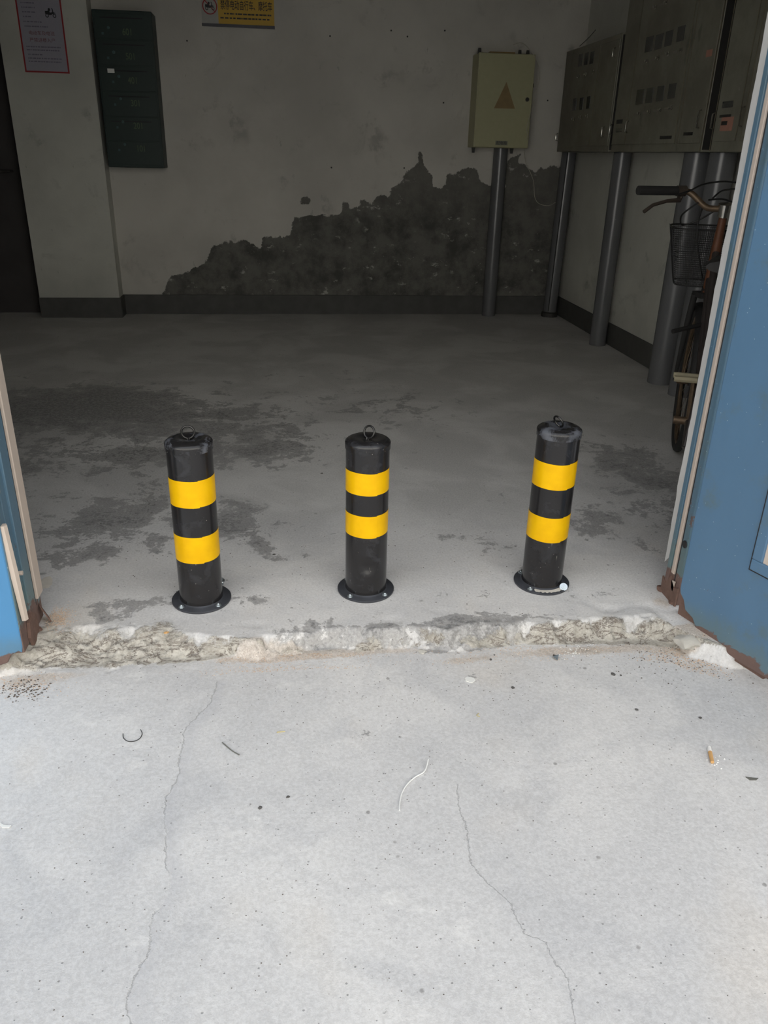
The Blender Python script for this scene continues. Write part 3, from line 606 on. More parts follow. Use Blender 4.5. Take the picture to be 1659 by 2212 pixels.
# yellow warning sign on the back wall
a, b = onY(437, 51, YB), onY(593, 59, YB); SY = YB-.006
x0, x1, z0 = float(a[0]), float(b[0]), float(b[2]); z1 = z0+.32; xm = float(onY(472, 40, YB)[0])
T = thing('warning_sign', ((x0+x1)/2, YB, z0), 'yellow and white no parking sign for electric scooters, high on the back wall', 'sign')
G().box((xm, SY, z0), (x1, YB-.001, z1)).build('yellow_panel', MT['signyel'], T); G().box((x0, SY, z0), (xm, YB-.001, z1)).build('white_panel', MT['signwht'], T)
G().box((x0-.002, SY-.006, z0-.012), (x1+.002, YB-.001, z0+.006)).build('bottom_rail', MT['rail'], T)
p = onY(453, 13, SY); g = G(); g.lathe([(.043, -.0006), (.05, -.0006), (.05, .0006), (.043, .0006), (.043, -.0006)], (p[0], SY-.001, p[2]), 40, (0, 1, 0))
g.plate([(-.045, -.003), (.045, -.003), (.045, .003), (-.045, .003)], (p[0], SY-.001, p[2]), (.7, 0, -.7), (.7, 0, .7), .0006)
g.build('prohibition_ring', MT['red'], T); g = G(); scooter(g, (p[0], p[2]), .05, SY-.0016); g.build('scooter_symbol', MT['ink'], T)
g = G(); p = onY(476, 17, SY); text(g, '禁停电动自行车、摩托车', (p[0], SY-.001, p[2]-.003), (1, 0, 0), (0, 0, 1), .060, .0004, 'LEFT', .0004, .53)
g.build('black_lettering', MT['ink'], T)
g = G(); rnd = random.Random(3)
for (ua, ub, v) in ((484, 586, 29), (476, 582, 38)):
    p, q = onY(ua, v, SY), onY(ub, v+4, SY); xx = p[0]; g = G()
    while xx < q[0]:
        wv = rnd.uniform(.006, .03); g.box((xx, SY-.001, p[2]-.005), (min(xx+wv, q[0]), SY, p[2]+.004)); xx += wv+rnd.uniform(.002, .009)
    g.build('print_line', MT['lug'], T)

# distribution box
EY = 6.182
a, b, c_ = onY(1023, 318, EY), onY(1141, 320, EY), onY(1033, 112, EY)
x0, x1, z0, z1 = float(a[0]), float(b[0]), float(a[2]), float(c_[2])
T = thing('distribution_box', ((x0+x1)/2, YB, z0), 'olive beige electrical box with a faded warning triangle, mounted on the back wall', 'electrical box')
G().box((x0, EY+.008, z0), (x1, YB-.001, z1)).build('body', MT['ebox'], T, bevel=.006)
D = G().box((x0+.006, EY, z0+.004), (x1-.004, EY+.007, z1-.004)).build('door', MT['ebox'], T, bevel=.003)
p = onY(1139, 215, EY); G().lathe([(.0, 0), (.0135, 0), (.0125, .005), (0, .006)], (p[0], EY, p[2]), 20, (0, -1, 0)).build('lock', MT['lug'], D, smooth=40)
q = [onY(u, v, EY) for u, v in ((1067, 234), (1112, 235), (1094, 177))]
g = G().plate([(w_[0], w_[2]) for w_ in q], (0, EY-.001, 0), (1, 0, 0), (0, 0, 1), .001); so = g.build('warning_triangle', MT['orange'], D); so['label'] = 'faded orange triangle sticker'
p = onY(1083, 309, EY); np_ = G().box((p[0]-.045, EY-.003, p[2]-.014), (p[0]+.045, EY, p[2]+.014)).build('name_plate', MT['plate'], D)
g = G(); text(g, '配电箱', (p[0], EY-.0035, p[2]-.009), (1, 0, 0), (0, 0, 1), .026, .0003, 'CENTER'); g.build('plate_lettering', MT['lug'], np_)
G().box((x0+.08, EY+.02, z1), (x0+.26, EY+.12, z1+.008)).build('brown_label', MT['brownlbl'], T)
for xx, zz_, s in ((x0+.0, z1+.012, 1), (x0+.29, z1+.01, 1), (x1-.06, z1+.01, 1), (x0+.0, z0-.018, -1), (x1-.12, z0-.018, -1)):
    G().plate([(-.013, -.018*s), (.013, -.018*s), (.009, .018*s), (-.009, .018*s)][::s], (xx+.012, EY+.05, zz_), (1, 0, 0), (0, 0, 1), -.012).build('mounting_lug', MT['lug'], T)
G().box((x1, EY+.06, z0+.40), (x1+.018, EY+.085, z0+.425)).build('side_latch', MT['lug'], T)
# white wire
pp = [(1108, 97, EY+.08), (1128, 93, EY+.05), (1148, 112, EY), (1163, 140, EY), (1166, 165, EY), (1160, 190, EY), (1154, 200, EY-.01), (1151, 225, EY-.01), (1141, 262, EY-.01), (1138, 280, EY-.01), (1140, 295, EY-.01), (1133, 320, EY+.05), (1136, 350, YB-.06), (1152, 390, YB-.03), (1155, 425, YB-.03), (1165, 440, YB-.03), (1185, 444, YB-.06), (1200, 437, YB-.13)]
def spline(P, m=8):
    P = [Vector(p) for p in P]; out = []
    for i in range(len(P)-1):
        a, b, c, d = P[max(i-1, 0)], P[i], P[i+1], P[min(i+2, len(P)-1)]
        for k in range(m):
            t = k/m; out.append(.5*((2*b)+(c-a)*t+(2*a-5*b+4*c-d)*t*t+(3*b-a-3*c+d)*t**3))
    return out+[P[-1]]
tag(G().tube(spline([onY(u, v, y) for u, v, y in pp], 5), .0022, 6).build('loose_wire', MT['wirewhite'], smooth=60), 'thin white wire hanging from the olive electrical box to the corner pipe', 'wire')
pp = [(1252, 100, 6.2), (1275, 78, 6.22), (1300, 48, 6.25), (1322, 22, 6.3), (1345, -15, 6.3)]
tag(G().tube(spline([onY(u, v, y) for u, v, y in pp], 5), .0022, 6).build('loose_wire', MT['lug'], smooth=60), 'thin dark wire rising from the smallest grey cabinet', 'wire')
pp = [(1350, -8, 6.2), (1322, 20, 6.22), (1312, 45, 6.25), (1314, 66, 6.3)]
tag(G().tube(spline([onY(u, v, y) for u, v, y in pp], 5), .0022, 6).build('loose_wire', MT['wirewhite'], smooth=60), 'short pale wire dangling in the corner above the small grey cabinet', 'wire')
for u, v, wh in ((713, 78, 'high up right of the yellow sign'), (845, 66, 'left one of the high pair near the middle'), (880, 79, 'right one of the high pair near the middle'), (961, 66, 'highest one left of the olive electrical box'), (958, 222, 'level with the lock of the olive electrical box, on its left'), (716, 362, 'low down, left of the peeled area'), (873, 363, 'just above the tip of the peeled area'), (1183, 217, 'between the olive box and the small meter cabinet'), (404, 88, 'just below the left end of the yellow sign')):
    p = onY(u, v, YB); tag(G().lathe([(0, 0), (.006, 0), (.005, .003), (0, .003)], (0, 0, 0), 10, (0, -1, 0)).build('wall_plug', MT['lug'], loc=(0, 0, 0)), 'small dark wall plug '+wh, 'wall plug', 'wall plugs scattered over the back wall').location = (p[0], YB-.0005, p[2])

# ------------------------------------------------------------------ pipes
def pipe(x, y, r, h, label, top=(0, 0), slit=False, collar=False):
    T = thing('conduit_pipe', (x, y, 0), label, 'pipe', 'grey pipes below the electrical cabinets')
    G().tube([(x, y, .0), (x+top[0], y+top[1], h)], r, 40).build('pipe', MT['pipe'], T, smooth=50)
    if slit: G().tube([(x-r*.5, y-r*.87, .05), (x-r*.5+top[0], y-r*.87+top[1], h)], .004, 6).build('slit', MT['seam'], T)
    if collar: G().lathe([(r, .0), (r+.012, .0), (r+.01, .03), (r, .04)], (x, y, 0), 24).build('foot_mortar', MT['lug'], T)
ZC = 1.214
p = onY(1055, 676, 6.325); pipe(float(p[0]), 6.325, .053, z0-.001, 'grey pipe on the back wall under the olive electrical box')
p = onY(1186, 682, 6.29); q = onY(1229, 336, 6.29); pipe(float(p[0]), 6.29, .054, ZC, 'slit grey pipe in the room corner, topmost under the small cabinet', (float(q[0]-p[0]), 0), True, True)
p = onZ(1296, 748); pipe(XR-.085, float(p[1])+.05, .056, ZC, 'single grey pipe on the right wall, between the corner pipe and the thick pair')
p = onZ(1436, 832); pipe(XR-.085, float(p[1])+.06, .07, ZC, 'thicker grey pipe of the pair by the bicycle, the one farther from the door')
p = onZ(1484, 858); pipe(XR-.085, float(p[1])+.05, .064, ZC, 'grey pipe right behind the bicycle, the one nearest the door')

# ------------------------------------------------------------------ meter cabinets on the right wall
FX = 2.05
def cabinet(ya, yb, za, zb, label):
    T = thing('meter_cabinet', (XR, (ya+yb)/2, za), label, 'electrical cabinet')
    G().box((FX+.006, ya, za), (XR-.001, yb, zb)).build('body', MT['cab'], T, bevel=.003)
    G().box((FX+.01, ya-.002, za+.01), (XR-.005, ya, zb-.01)).build('end_panel', MT['cabdark'], T)  # end face coated dark to carry the shade inside the gap
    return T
def cz(u, v): p = onX(u, v, FX); return float(p[1]), float(p[2])
def door(T, quad):
    """door panel from photo corners: far x, near x at given rows"""
    (ya, za), (yb, zb) = cz(*quad[0]), cz(*quad[1])
    return G().box((FX, min(ya, yb)+.003, min(za, zb)), (FX+.006, max(ya, yb)-.003, max(za, zb))).build('door', MT['cab'], T, bevel=.0015)
def rect(D, nm, u, v, du, dv, mt, t=.003):
    y, z = cz(u, v); y2, _ = cz(u+du, v); _, z2 = cz(u, v+dv); hy, hz = abs(y2-y)/2, abs(z2-z)/2
    return G().box((FX-t, y-hy, z-hz), (FX, y+hy, z+hz)).build(nm, MT[mt], D, bevel=.0008)
def knob(D, u, v):
    y, z = cz(u, v); G().lathe([(.011, 0), (.011, .004), (.006, .006), (.006, .016), (0, .017)], (FX, y, z), 14, (-1, 0, 0)).build('knob', MT['chrome'], D, smooth=40)
def handle(D, u, v, L=.05):
    y, z = cz(u, v); G().tube([(FX, y, z-L/2), (FX-.014, y, z-L/2+.004), (FX-.014, y, z+L/2-.004), (FX, y, z+L/2)], .004, 8).build('handle', MT['chrome'], D, smooth=40)
def c4(x, y): return 1200+x/3.614, y/3.614   # detail crop to photo pixels
yfar = 6.255; yn1 = cz(1311, 328)[0]
ys1 = cz(1272, 315)[0]
zt1 = cz(1280, 92)[1]
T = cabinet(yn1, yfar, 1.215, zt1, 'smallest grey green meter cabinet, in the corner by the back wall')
Da = G().box((FX, ys1+.002, 1.25), (FX+.006, yfar-.03, zt1-.03)).build('door', MT['cab'], T, bevel=.0015)
Db = G().box((FX, yn1+.015, 1.25), (FX+.006, ys1-.002, zt1-.03)).build('door', MT['cab'], T, bevel=.0015)
G().box((FX-.001, ys1-.002, 1.25), (FX, ys1+.001, zt1-.05)).build('door_edge', MT['trimline'], Da)
for x, y in ((150, 815), (203, 810), (258, 800), (195, 470), (240, 460), (285, 450)): rect(Da, 'meter_window', *c4(x, y), 30/3.614*.9, 95/3.614, 'pane')
for x, y in ((145, 930), (200, 915), (255, 905), (185, 600), (240, 580), (300, 560)): knob(Da, *c4(x, y))
for x, y in ((120, 932), (172, 922), (228, 910), (160, 606), (212, 588), (270, 570)): rect(Da, 'label_strip', *c4(x, y), 5, 5, 'strip', .001)
handle(Da, *c4(17, 1070)); handle(Db, *c4(378, 1030), .06); handle(Db, *c4(465, 410), .05)
ya2, yb2 = cz(1512, 322)[0], cz(1317, 328)[0]
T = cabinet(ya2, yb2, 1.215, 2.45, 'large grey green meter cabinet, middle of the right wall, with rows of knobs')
s1, s2, s3 = cz(*c4(537, 1120))[0], cz(*c4(927, 1100))[0], cz(*c4(952, 1095))[0]
Da = G().box((FX, s1+.002, 1.255), (FX+.006, yb2-.01, 2.43)).build('door', MT['cab'], T, bevel=.0015)
Db = G().box((FX, s2+.002, 1.255), (FX+.006, s1-.002, 2.43)).build('door', MT['cab'], T, bevel=.0015)
Dc = G().box((FX, ya2+.012, 1.255), (FX+.006, s3-.002, 2.43)).build('door', MT['cab'], T, bevel=.0015)
for s_e, D in ((s1, Da), (s2, Db), (s3, Dc)): G().box((FX-.001, s_e-.0015, 1.26), (FX, s_e+.0015, 2.4)).build('door_edge', MT['trimline'], D)
G().box((FX-.001, ya2, 1.22), (FX+.002, ya2+.003, 2.44)).build('corner_edge', MT['trimline'], T)
for x, y in ((660, 757), (735, 745), (820, 730), (910, 710), (732, 345), (808, 325), (885, 300), (980, 262)): rect(Db, 'meter_window', *c4(x, y), 15, 32, 'pane')
for x, y in ((660, 885), (738, 870), (822, 855), (908, 840), (720, 475), (805, 450), (885, 420), (985, 390), (785, 55), (870, 15)): knob(Db, *c4(x, y))
for x, y in ((625, 890), (700, 880), (780, 862), (865, 848), (680, 488), (760, 465), (848, 436), (935, 405), (745, 72), (825, 35)): rect(Db, 'label_strip', *c4(x, y), 9, 4.5, 'strip', .001)
handle(Db, *c4(565, 990), .06); handle(Da, *c4(440, 1010), .06); handle(Dc, *c4(1130, 930), .08)
rect(Dc, 'name_plate', *c4(1035, 1045), 20, 7, 'cabdark', .002); rect(Da, 'label_strip', *c4(495, 1015), 13, 9, 'pane', .001); rect(Da, 'label_strip', *c4(500, 950), 13, 9, 'cabdark', .001)
rect(Dc, 'sticker', *c4(1200, 415), 13, 15, 'pink', .001); rect(Db, 'name_plate', *c4(860, 1073), 26, 7, 'cabdark', .001)
yb3 = cz(1532, 322)[0]; ya3 = yb3-.62
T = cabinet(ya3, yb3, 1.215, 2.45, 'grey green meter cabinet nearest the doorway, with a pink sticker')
s1, s2 = cz(*c4(1405, 1070))[0], cz(*c4(1445, 1070))[0]
Da = G().box((FX, s1+.002, 1.26), (FX+.006, yb3-.012, 2.43)).build('door', MT['cab'], T, bevel=.0015)
Db = G().box((FX, ya3+.01, 1.26), (FX+.006, s2-.002, 2.43)).build('door', MT['cab'], T, bevel=.0015)
for s_e, D in ((s1, Da), (s2, Db)): G().box((FX-.001, s_e-.0015, 1.26), (FX, s_e+.0015, 2.4)).build('door_edge', MT['trimline'], D)
G().box((FX-.001, yb3-.004, 1.22), (FX+.002, yb3-.001, 2.44)).build('corner_edge', MT['trimline'], T)
k_ = rect(Da, 'sticker', *c4(1337, 968), 27, 30, 'pink', .001); k_['label'] = 'pink sticker'
rect(k_, 'sticker_print', *c4(1318, 962), 13, 9, 'cabdark', .0015); rect(Da, 'name_plate', *c4(1345, 815), 23, 14, 'pane', .002); rect(Da, 'name_plate', *c4(1325, 905), 25, 6, 'cabdark', .001)
handle(Da, *c4(1240, 945), .07); handle(Db, *c4(1465, 910), .08)

# ------------------------------------------------------------------ bicycle (heads away, slightly to the left)
hx, hy = 1.66, 3.0                                # stem position
fwd = Vector((.43, 1, 0)).normalized(); lft = Vector((-fwd.y, fwd.x, 0))
def B(s, l, z): p = Vector((hx, hy, 0))+fwd*s+lft*l; return (p.x, p.y, z)
T = thing('bicycle', B(-.4, 0, 0), 'old rusty city bicycle with a wire basket, leaning by the pipes beyond the right jamb', 'bicycle')
g = G().tube([B(-.025, 0, .99), B(.0, 0, .87), B(.03, 0, .70)], [.014, .019, .021], 14); g.build('head_tube', MT['bikeframe'], T, smooth=50)
g = G().tube([B(.02, 0, .76), B(-.2, 0, .5), B(-.42, 0, .32)], .017, 12).tube([B(.0, 0, .86), B(-.28, 0, .52), B(-.46, 0, .42)], .014, 12)
g.tube([B(-.42, 0, .30), B(-.52, 0, .62), B(-.57, 0, .80)], .015, 12)
for s in (-1, 1): g.tube([B(-.42, .03*s, .30), B(-.76, .06*s, .31)], .009, 8).tube([B(-.54, .02*s, .66), B(-.76, .06*s, .31)], .008, 8)
g.build('frame', MT['darkframe'], T, smooth=50)
g = G().tube([B(.03, 0, .72), B(.04, 0, .69)], .024, 14)
for s in (-1, 1): g.tube([B(.04, .045*s, .69), B(.09, .052*s, .52), B(.15, .055*s, .31)], [.013, .012, .008], 10)
g.box(B(.02, -.055, .68)[:2]+(.68,), B(.055, .055, .7)[:2]+(.70,)); g.build('fork', MT['rubber'], T, smooth=50)
G().tube([B(-.028, 0, .985), B(-.035, 0, 1.02)], .021, 14).tube([B(-.03, 0, 1.005), B(-.035, 0, 1.03)], .026, 14).build('stem', MT['chrome'], T, smooth=50)
hb = []
for l in np.linspace(-.30, .30, 41):
    a = abs(l); r_ = min(max((a-.05)/.10, 0), 1); r_ = r_*r_*(3-2*r_)
    hb.append(B(-.03+.0-.10*max(0, a-.16)/.14, l, 1.012+.058*r_))
HB = G().tube(hb, .0112, 12).build('handlebar', MT['bikemetal'], T, smooth=60)
for s in (-1, 1):
    P0 = [Vector(q) for q in (hb if s > 0 else hb[::-1])]
    G().tube([P0[-9], P0[-5], P0[-1]+(P0[-1]-P0[-2])*1.3], .0165, 14).build('grip', MT['rubber'], HB, smooth=50)
    c0 = P0[-10]; lv = G().tube([P0[-11], P0[-9]], .019, 14)
    e = P0[-1]; dn = Vector((0, 0, -1)); fo = fwd*-.0
    lv.tube([c0+dn*.018, c0+dn*.032, c0+(e-c0)*.35+dn*.036, c0+(e-c0)*.7+dn*.05, c0+(e-c0)*.92+dn*.074], [.011, .009, .0065, .0065, .007], 10)
    lv.build('brake_lever', MT['levermetal'], HB, smooth=50)
def cab_(pts): G().tube(spline([onY(u, v, y) for u, v, y in pts], 6), .0033, 8).build('brake_cable', MT['cable'], T, smooth=60)
cab_([(1466, 420, 2.98), (1490, 412, 3.0), (1520, 398, 3.05), (1560, 392, 3.1), (1590, 394, 3.1)])
cab_([(1508, 438, 3.0), (1475, 462, 3.05), (1470, 478, 3.1), (1476, 486, 3.12), (1510, 475, 3.1), (1560, 445, 3.05)])
cab_([(1520, 442, 3.02), (1508, 480, 3.05), (1506, 520, 3.05), (1512, 570, 3.06), (1518, 605, 3.08)])
cab_([(1540, 428, 3.02), (1560, 412, 3.05), (1590, 408, 3.1)]); cab_([(1530, 432, 3.0), (1560, 430, 3.0), (1585, 438, 3.0)])
# wire basket
bk = thing  # (basket is a part)
def ringr(z, s0, s1, l0, l1, r):
    q = []
    for k in range(32):
        a = 2*math.pi*k/32; c, d = math.cos(a), math.sin(a); e = .45
        q.append(B((s0+s1)/2+(s1-s0)/2*math.copysign(abs(c)**e, c), (l0+l1)/2+(l1-l0)/2*math.copysign(abs(d)**e, d), z))
    return q
g = G(); zt, zb_ = .93, .715; t_ = (.05, .34, -.17, .17); b_ = (.07, .30, -.125, .125)
def lp(k, a, b): return a+(b-a)*k
for k in (0, .5, 1):
    z = lp(k, zb_, zt); s0, s1, l0, l1 = [lp(k, b_[i], t_[i]) for i in range(4)]
    rr_ = .0035 if k in (0, 1) else .002
    pts = ringr(z, s0, s1, l0, l1, 0); g.tube(pts+[pts[0]], rr_, 6)
for k in np.arange(1, 26)/26.: 
    z = lp(k, zb_, zt); s0, s1, l0, l1 = [lp(k, b_[i], t_[i]) for i in range(4)]; pts = ringr(z, s0, s1, l0, l1, 0); g.tube(pts+[pts[0]], .0009, 4)
for k in np.linspace(.02, .98, 44):
    for (bb, tt_) in (((b_[0], lp(k, b_[2], b_[3])), (t_[0], lp(k, t_[2], t_[3]))), ((b_[1], lp(k, b_[2], b_[3])), (t_[1], lp(k, t_[2], t_[3]))), ((lp(k, b_[0], b_[1]), b_[2]), (lp(k, t_[0], t_[1]), t_[2])), ((lp(k, b_[0], b_[1]), b_[3]), (lp(k, t_[0], t_[1]), t_[3]))):
        g.tube([B(bb[0], bb[1], zb_), B(tt_[0], tt_[1], zt)], .0009, 4)
    g.tube([B(b_[0], lp(k, b_[2], b_[3]), zb_), B(b_[1], lp(k, b_[2], b_[3]), zb_)], .0009, 4)
g.build('basket', MT['cable'], T)
def wheel(cx, nm):
    c = Vector(B(cx, 0, .31)); n = 56
    def circ(R): return [c+fwd*R*math.cos(2*math.pi*k/n)+Vector((0, 0, R*math.sin(2*math.pi*k/n))) for k in range(n)]
    W = G().tube(circ(.292), .0175, 12, closed=True).build(nm, MT['rubber'], T, smooth=60)
    G().tube(circ(.272), .009, 8, closed=True).build('rim', MT['bikemetal'], W, smooth=60)
    g = G().tube([c-lft*.045, c+lft*.045], .016, 12)
    for k in range(28):
        a = 2*math.pi*k/28; sd_ = .025 if k % 2 else -.025
        g.tube([c+lft*sd_+fwd*.015*math.cos(a+.8)+Vector((0, 0, .015*math.sin(a+.8))), c+fwd*.272*math.cos(a)+Vector((0, 0, .272*math.sin(a)))], .001, 4)
    g.build('spokes', MT['bikemetal'], W)
    g = G(); m = 26
    A = [math.radians(20+(150)*k/m) for k in range(m+1)] if cx > 0 else [math.radians(10+(165)*k/m) for k in range(m+1)]
    v = []
    for a in A:
        for (l, R) in ((-.027, .312), (-.02, .325), (0, .330), (.02, .325), (.027, .312)): v.append(c+fwd*R*math.cos(a)+Vector((0, 0, R*math.sin(a)))+lft*l)
    g.add(v, [(5*i+j, 5*i+j+1, 5*i+j+6, 5*i+j+5) for i in range(m) for j in range(4)])
    o = g.build('mudguard', MT['rubber'], T, smooth=60); o.modifiers.new('s', 'SOLIDIFY').thickness = .0015
wheel(.16, 'front_wheel'); wheel(-.76, 'rear_wheel')
g = G().lathe([(.0, -.01), (.018, -.012), (.0, -.005)], B(-.42, 0, .3), 20, tuple(lft)).tube([B(-.42, .03, .30), B(-.42, .035, .46)], .009, 8).tube([B(-.42, -.075, .30), B(-.42, -.085, .14)], .009, 8)
g.tube([B(-.42, -.08, .30), B(-.42, .08, .30)], .015, 12).lathe([(.085, -.002), (.09, -.002), (.09, .002), (.085, .002)], B(-.42, -.05, .3), 40, tuple(lft)); g.build('crankset', MT['bikemetal'], T, smooth=40)
for s, z in ((1, .46), (-1, .14)):
    a, b = Vector(B(-.42, .01*s, z)), Vector(B(-.42, .105*s, z)); g = G()
    for ds in (-.03, .03): g.tube([a+fwd*ds, b+fwd*ds], .011, 6)
    g.tube([a, b], .006, 8).build('pedal', MT['pedal'], T, bevel=.002)
g = G().tube([B(-.1, .0, .60), B(-.2, .12, .58)], .009, 8); g.build('lock_bracket', MT['rubber'], T, smooth=40)
G().tube([B(-.57, 0, .78), B(-.58, 0, .86)], .012, 10).build('seat_post', MT['bikemetal'], T, smooth=40)
g = G(); v = []; m = 14
for k in range(m+1):
    t = k/m; s = -.44-.26*t; hw = .018+.075*(t*t*(3-2*t)); hz = .875+.012*math.sin(t*3)
    for a in np.linspace(0, 2*math.pi, 12, endpoint=False): v.append(B(s, hw*math.cos(a), hz+.022*math.sin(a)))
g.add(v, [(i*12+k, i*12+(k+1) % 12, (i+1)*12+(k+1) % 12, (i+1)*12+k) for i in range(m) for k in range(12)]+[tuple(range(12)), tuple(range(m*12, m*12+12))])
g.build('saddle', MT['saddle'], T, smooth=60)

# ------------------------------------------------------------------ small things on the ground
def zg(x, y): return ZO if y < float(botY(np.array([x]))[0]) else 0.
def G1(u, v): 
    p = onZ(u, v, ZO); return (p if p[1] < float(botY(np.array([p[0]]))[0]) else onZ(u, v, 0.))
def chip(u, v, r, mt, label, seed, flat=.4, nm='stone_chip', cat='stone chip'):
    p = G1(u, v); g = G(); blob(g, (p[0], p[1], p[2]), r*.8, seed, flat); tag(g.build(nm, MT[mt], loc=(p[0], p[1], p[2])), label, cat)
for a in ((1325, 1457, .007, 'stone', 'dark triangular chip on the outside slab, halfway between wrapper and right door leaf', 1),
          (1341, 1459, .0045, 'stone', 'tiny brown chip just right of the dark triangular chip', 2),
          (1375, 1533, .0055, 'stone', 'round dark chip on the slab below the dark triangular chip', 3),
          (695, 1023, .007, 'stone', 'black chip on the inner floor left of the middle bollard', 4),
          (1108, 1486, .0055, 'stone', 'dark crumb on the slab just right of the white paint shard', 5),
          (592, 1198, .006, 'stone', 'small dark chip on the floor between left and middle bollards', 6),
          (1513, 1551, .005, 'stone', 'dark crumb on the slab above the cigarette butt', 7),
          (562, 1745, .006, 'stone', 'grey pebble low on the slab, right of the long crack', 8),
          (622, 1722, .005, 'stone', 'small grey pebble up and right of the grey pebble by the crack', 9),
          (913, 1409, .012, 'paleshard', 'pale flat concrete flake lying at the foot of the step', 10),
          (359, 1367, .007, 'filter', 'small tan pebble on the broken step edge below the left bollard', 11),
          (1446, 1288, .008, 'rust', 'rust flake beside the foot of the right door frame', 12),
          (1060, 1425, .0045, 'stone', 'small dark crumb on the slab above the white paint shard', 13),
          (1068, 1415, .003, 'stone', 'tiny dark crumb near the step, in line with the right bollard gap', 14)): chip(*a)
def shard(u, v, poly, mt, nm, label, cat, th=.0015):
    p = G1(u, v); q = [G1(a, b) for a, b in poly]
    g = G().plate([(w_[0]-p[0], w_[1]-p[1]) for w_ in q][::-1], (p[0], p[1], p[2]+.0005), (1, 0, 0), (0, 1, 0), th)
    tag(g.build(nm, MT[mt], loc=(p[0], p[1], p[2])), label, cat)
shard(1015, 1470, [(1004, 1466), (1010, 1463), (1024, 1466), (1027, 1471), (1018, 1476), (1006, 1472)], 'flake', 'paint_shard', 'flat white paint shard on the slab in front of the step', 'paint shard', .002)
shard(10, 1785, [(0, 1778), (8, 1783), (25, 1784), (20, 1789), (5, 1788), (0, 1784)], 'flake', 'paper_scrap', 'torn white scrap at the left edge of the slab', 'paper scrap')
shard(1640, 1682, [(1610, 1679), (1625, 1681), (1638, 1682), (1633, 1686), (1620, 1686)], 'leaf', 'dead_leaf', 'narrow grey dead leaf on the slab below the cigarette butt', 'leaf')
shard(103, 1263, [(86, 1255), (96, 1248), (108, 1245), (114, 1252), (113, 1262), (105, 1270), (92, 1272), (86, 1266)], 'cement', 'plaster_splash', 'white plaster splash on the inner floor beside the left door frame', 'plaster splash', .0006)
# wrapper
p = G1(1200, 1424); rnd = random.Random(5)
W = thing('candy_wrapper', (p[0], p[1], p[2]), 'crumpled red and silver wrapper on the slab near the step', 'wrapper')
for nm, mt, off in (('foil', 'chrome', 0), ('printed_side', 'red', 1)):
    g = G(); v = [(p[0]+rnd.uniform(-.011, .011), p[1]+rnd.uniform(-.011, .011), p[2]+rnd.uniform(.001, .012)) for _ in range(9 if off == 0 else 5)]
    f = [tuple(rnd.sample(range(len(v)), 3)) for _ in range(9 if off == 0 else 3)]; g.add(v, f).build(nm, MT[mt], W)
# cigarette butt
a, b, m_ = G1(1531, 1617), G1(1538, 1650), G1(1533, 1628)
T = thing('cigarette_butt', tuple(m_), 'squashed cigarette butt with a tan filter on the slab by the right edge', 'cigarette butt')
up = np.array([0, 0, .0045])
G().tube([m_+up, b+up], [.0045, .004], 14).build('filter', MT['filter'], T, smooth=50)
G().tube([a+up*1.2, (a+m_)/2+up, m_+up], [.0035, .0046, .0044], 12).build('paper_end', MT['cigpaper'], T, smooth=50)
def wire(pts, r, mt, nm, label, cat, loc):
    P = [G1(u, v)+np.array([0, 0, r+.0005+h]) for u, v, h in pts]; L = G1(*loc)
    tag(G().tube(spline(P, 6), r, 8).build(nm, MT[mt], smooth=60, loc=tuple(L)), label, cat)
wire([(304, 1578, .002), (307, 1586, 0), (302, 1596, 0), (290, 1602, 0), (276, 1602, 0), (267, 1595, 0), (266, 1587, .002)], .0008, 'cable', 'wire_offcut', 'thin dark curled wire on the left of the slab', 'wire', (288, 1600))
wire([(925, 1645, .004), (917, 1668, .001), (897, 1680, 0), (880, 1695, 0), (868, 1715, 0), (863, 1740, 0), (863, 1752, 0)], .0016, 'white', 'plastic_strip', 'bent white plastic strip on the slab between the two cracks', 'plastic strip', (895, 1690))
wire([(598, 1583, 0), (606, 1582, 0), (616, 1581, 0)], .0012, 'twig', 'straw_piece', 'short yellow straw on the slab right of the curled wire', 'straw', (606, 1582))
wire([(1034, 1542, 0), (1030, 1546, 0), (1036, 1549, 0)], .001, 'twig', 'twig', 'tiny brown twig on the slab below the white paint shard', 'twig', (1034, 1546))
wire([(480, 1605, 0), (500, 1622, 0), (517, 1632, 0)], .0012, 'leaf', 'twig', 'thin grey twig on the slab right of the long left crack', 'twig', (500, 1622))
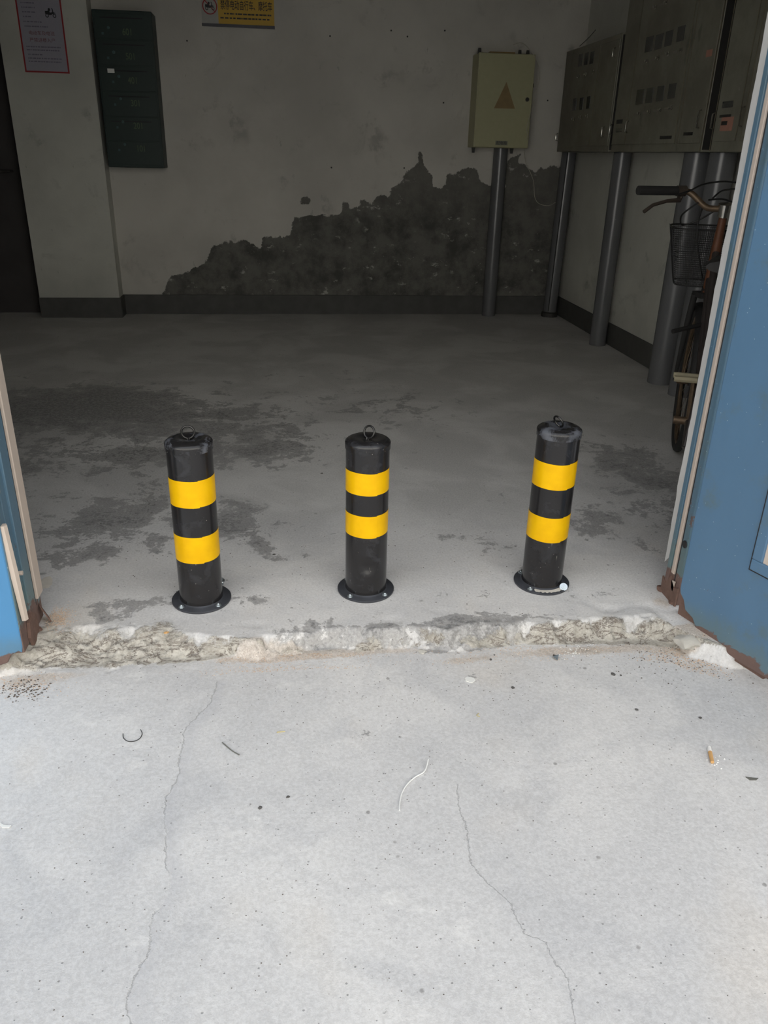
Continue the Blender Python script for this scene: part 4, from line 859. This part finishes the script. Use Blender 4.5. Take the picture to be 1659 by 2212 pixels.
# concrete lump at the right frame foot
p = onZ(1497, 1376, -.01); g = G(); blob(g, (p[0]-.01, p[1], -.03), .032, 21, .55, 3); tag(g.build('concrete_lump', MT['paleshard'], smooth=40, loc=(p[0], p[1], -.03)), 'broken lump of concrete below the right door leaf hinge', 'concrete lump')
# loose granules nobody could count
def grains(nm, mt, label, cat, spots, seed):
    rnd = random.Random(seed); g = G()
    for u, v, su, sv, n, r0, r1 in spots:
        for _ in range(n):
            a, b = rnd.gauss(u, su), rnd.gauss(v, sv); p = G1(a, b)
            if -.66 < p[0] < 1.2 or p[1] < 1.75: pass
            else: continue
            tz = 0
            s = rnd.uniform(r0, r1); t = rnd.uniform(0, 6.3)
            y = float(p[1]); x = float(p[0]); tY, bY = float(topY(np.array([x]))[0]), float(botY(np.array([x]))[0])
            k = min(max((y-bY)/(tY-bY), 0), 1); z = ZO*(1-k*k*(3-2*k))
            v4 = [(x+s*math.cos(t+q), y+s*rnd.uniform(.5, 1)*math.sin(t+q), z) for q in (0, 1.6, 3.1, 4.6)]+[(x, y, z+s*.8)]
            g.add(v4, [(0, 1, 4), (1, 2, 4), (2, 3, 4), (3, 0, 4)])
    tag(g.build(nm, MT[mt]), label, cat, kind='stuff')
grains('rust_granules', 'rustgrit', 'rusty tan granules spilled by the foot of the left door frame', 'rust granules', [(125, 1335, 16, 12, 700, .0008, .002)], 1)
grains('sand', 'rustgrit', 'loose tan sand along the bottom of the broken step', 'sand', [(560, 1420, 60, 8, 700, .0007, .0017), (700, 1413, 70, 6, 500, .0007, .0017), (1150, 1405, 120, 9, 700, .0007, .0017), (1480, 1402, 50, 14, 900, .0008, .0022), (40, 1480, 50, 14, 400, .0008, .002), (1540, 1425, 25, 8, 120, .0008, .002)], 2)
grains('paint_flakes', 'flake', 'tiny white paint flakes on the slab near the wrapper', 'paint flakes', [(1245, 1406, 18, 7, 60, .001, .0025), (1545, 1645, 14, 8, 14, .001, .003)], 3)
grains('grit', 'grit', 'dark grit scattered over the concrete inside and outside', 'grit', [(50, 1490, 30, 12, 160, .0012, .0035), (800, 1800, 500, 260, 420, .0006, .0018), (700, 1200, 420, 70, 260, .0009, .0025), (1450, 1420, 90, 25, 200, .001, .003), (900, 1480, 400, 40, 220, .0007, .002)], 4)
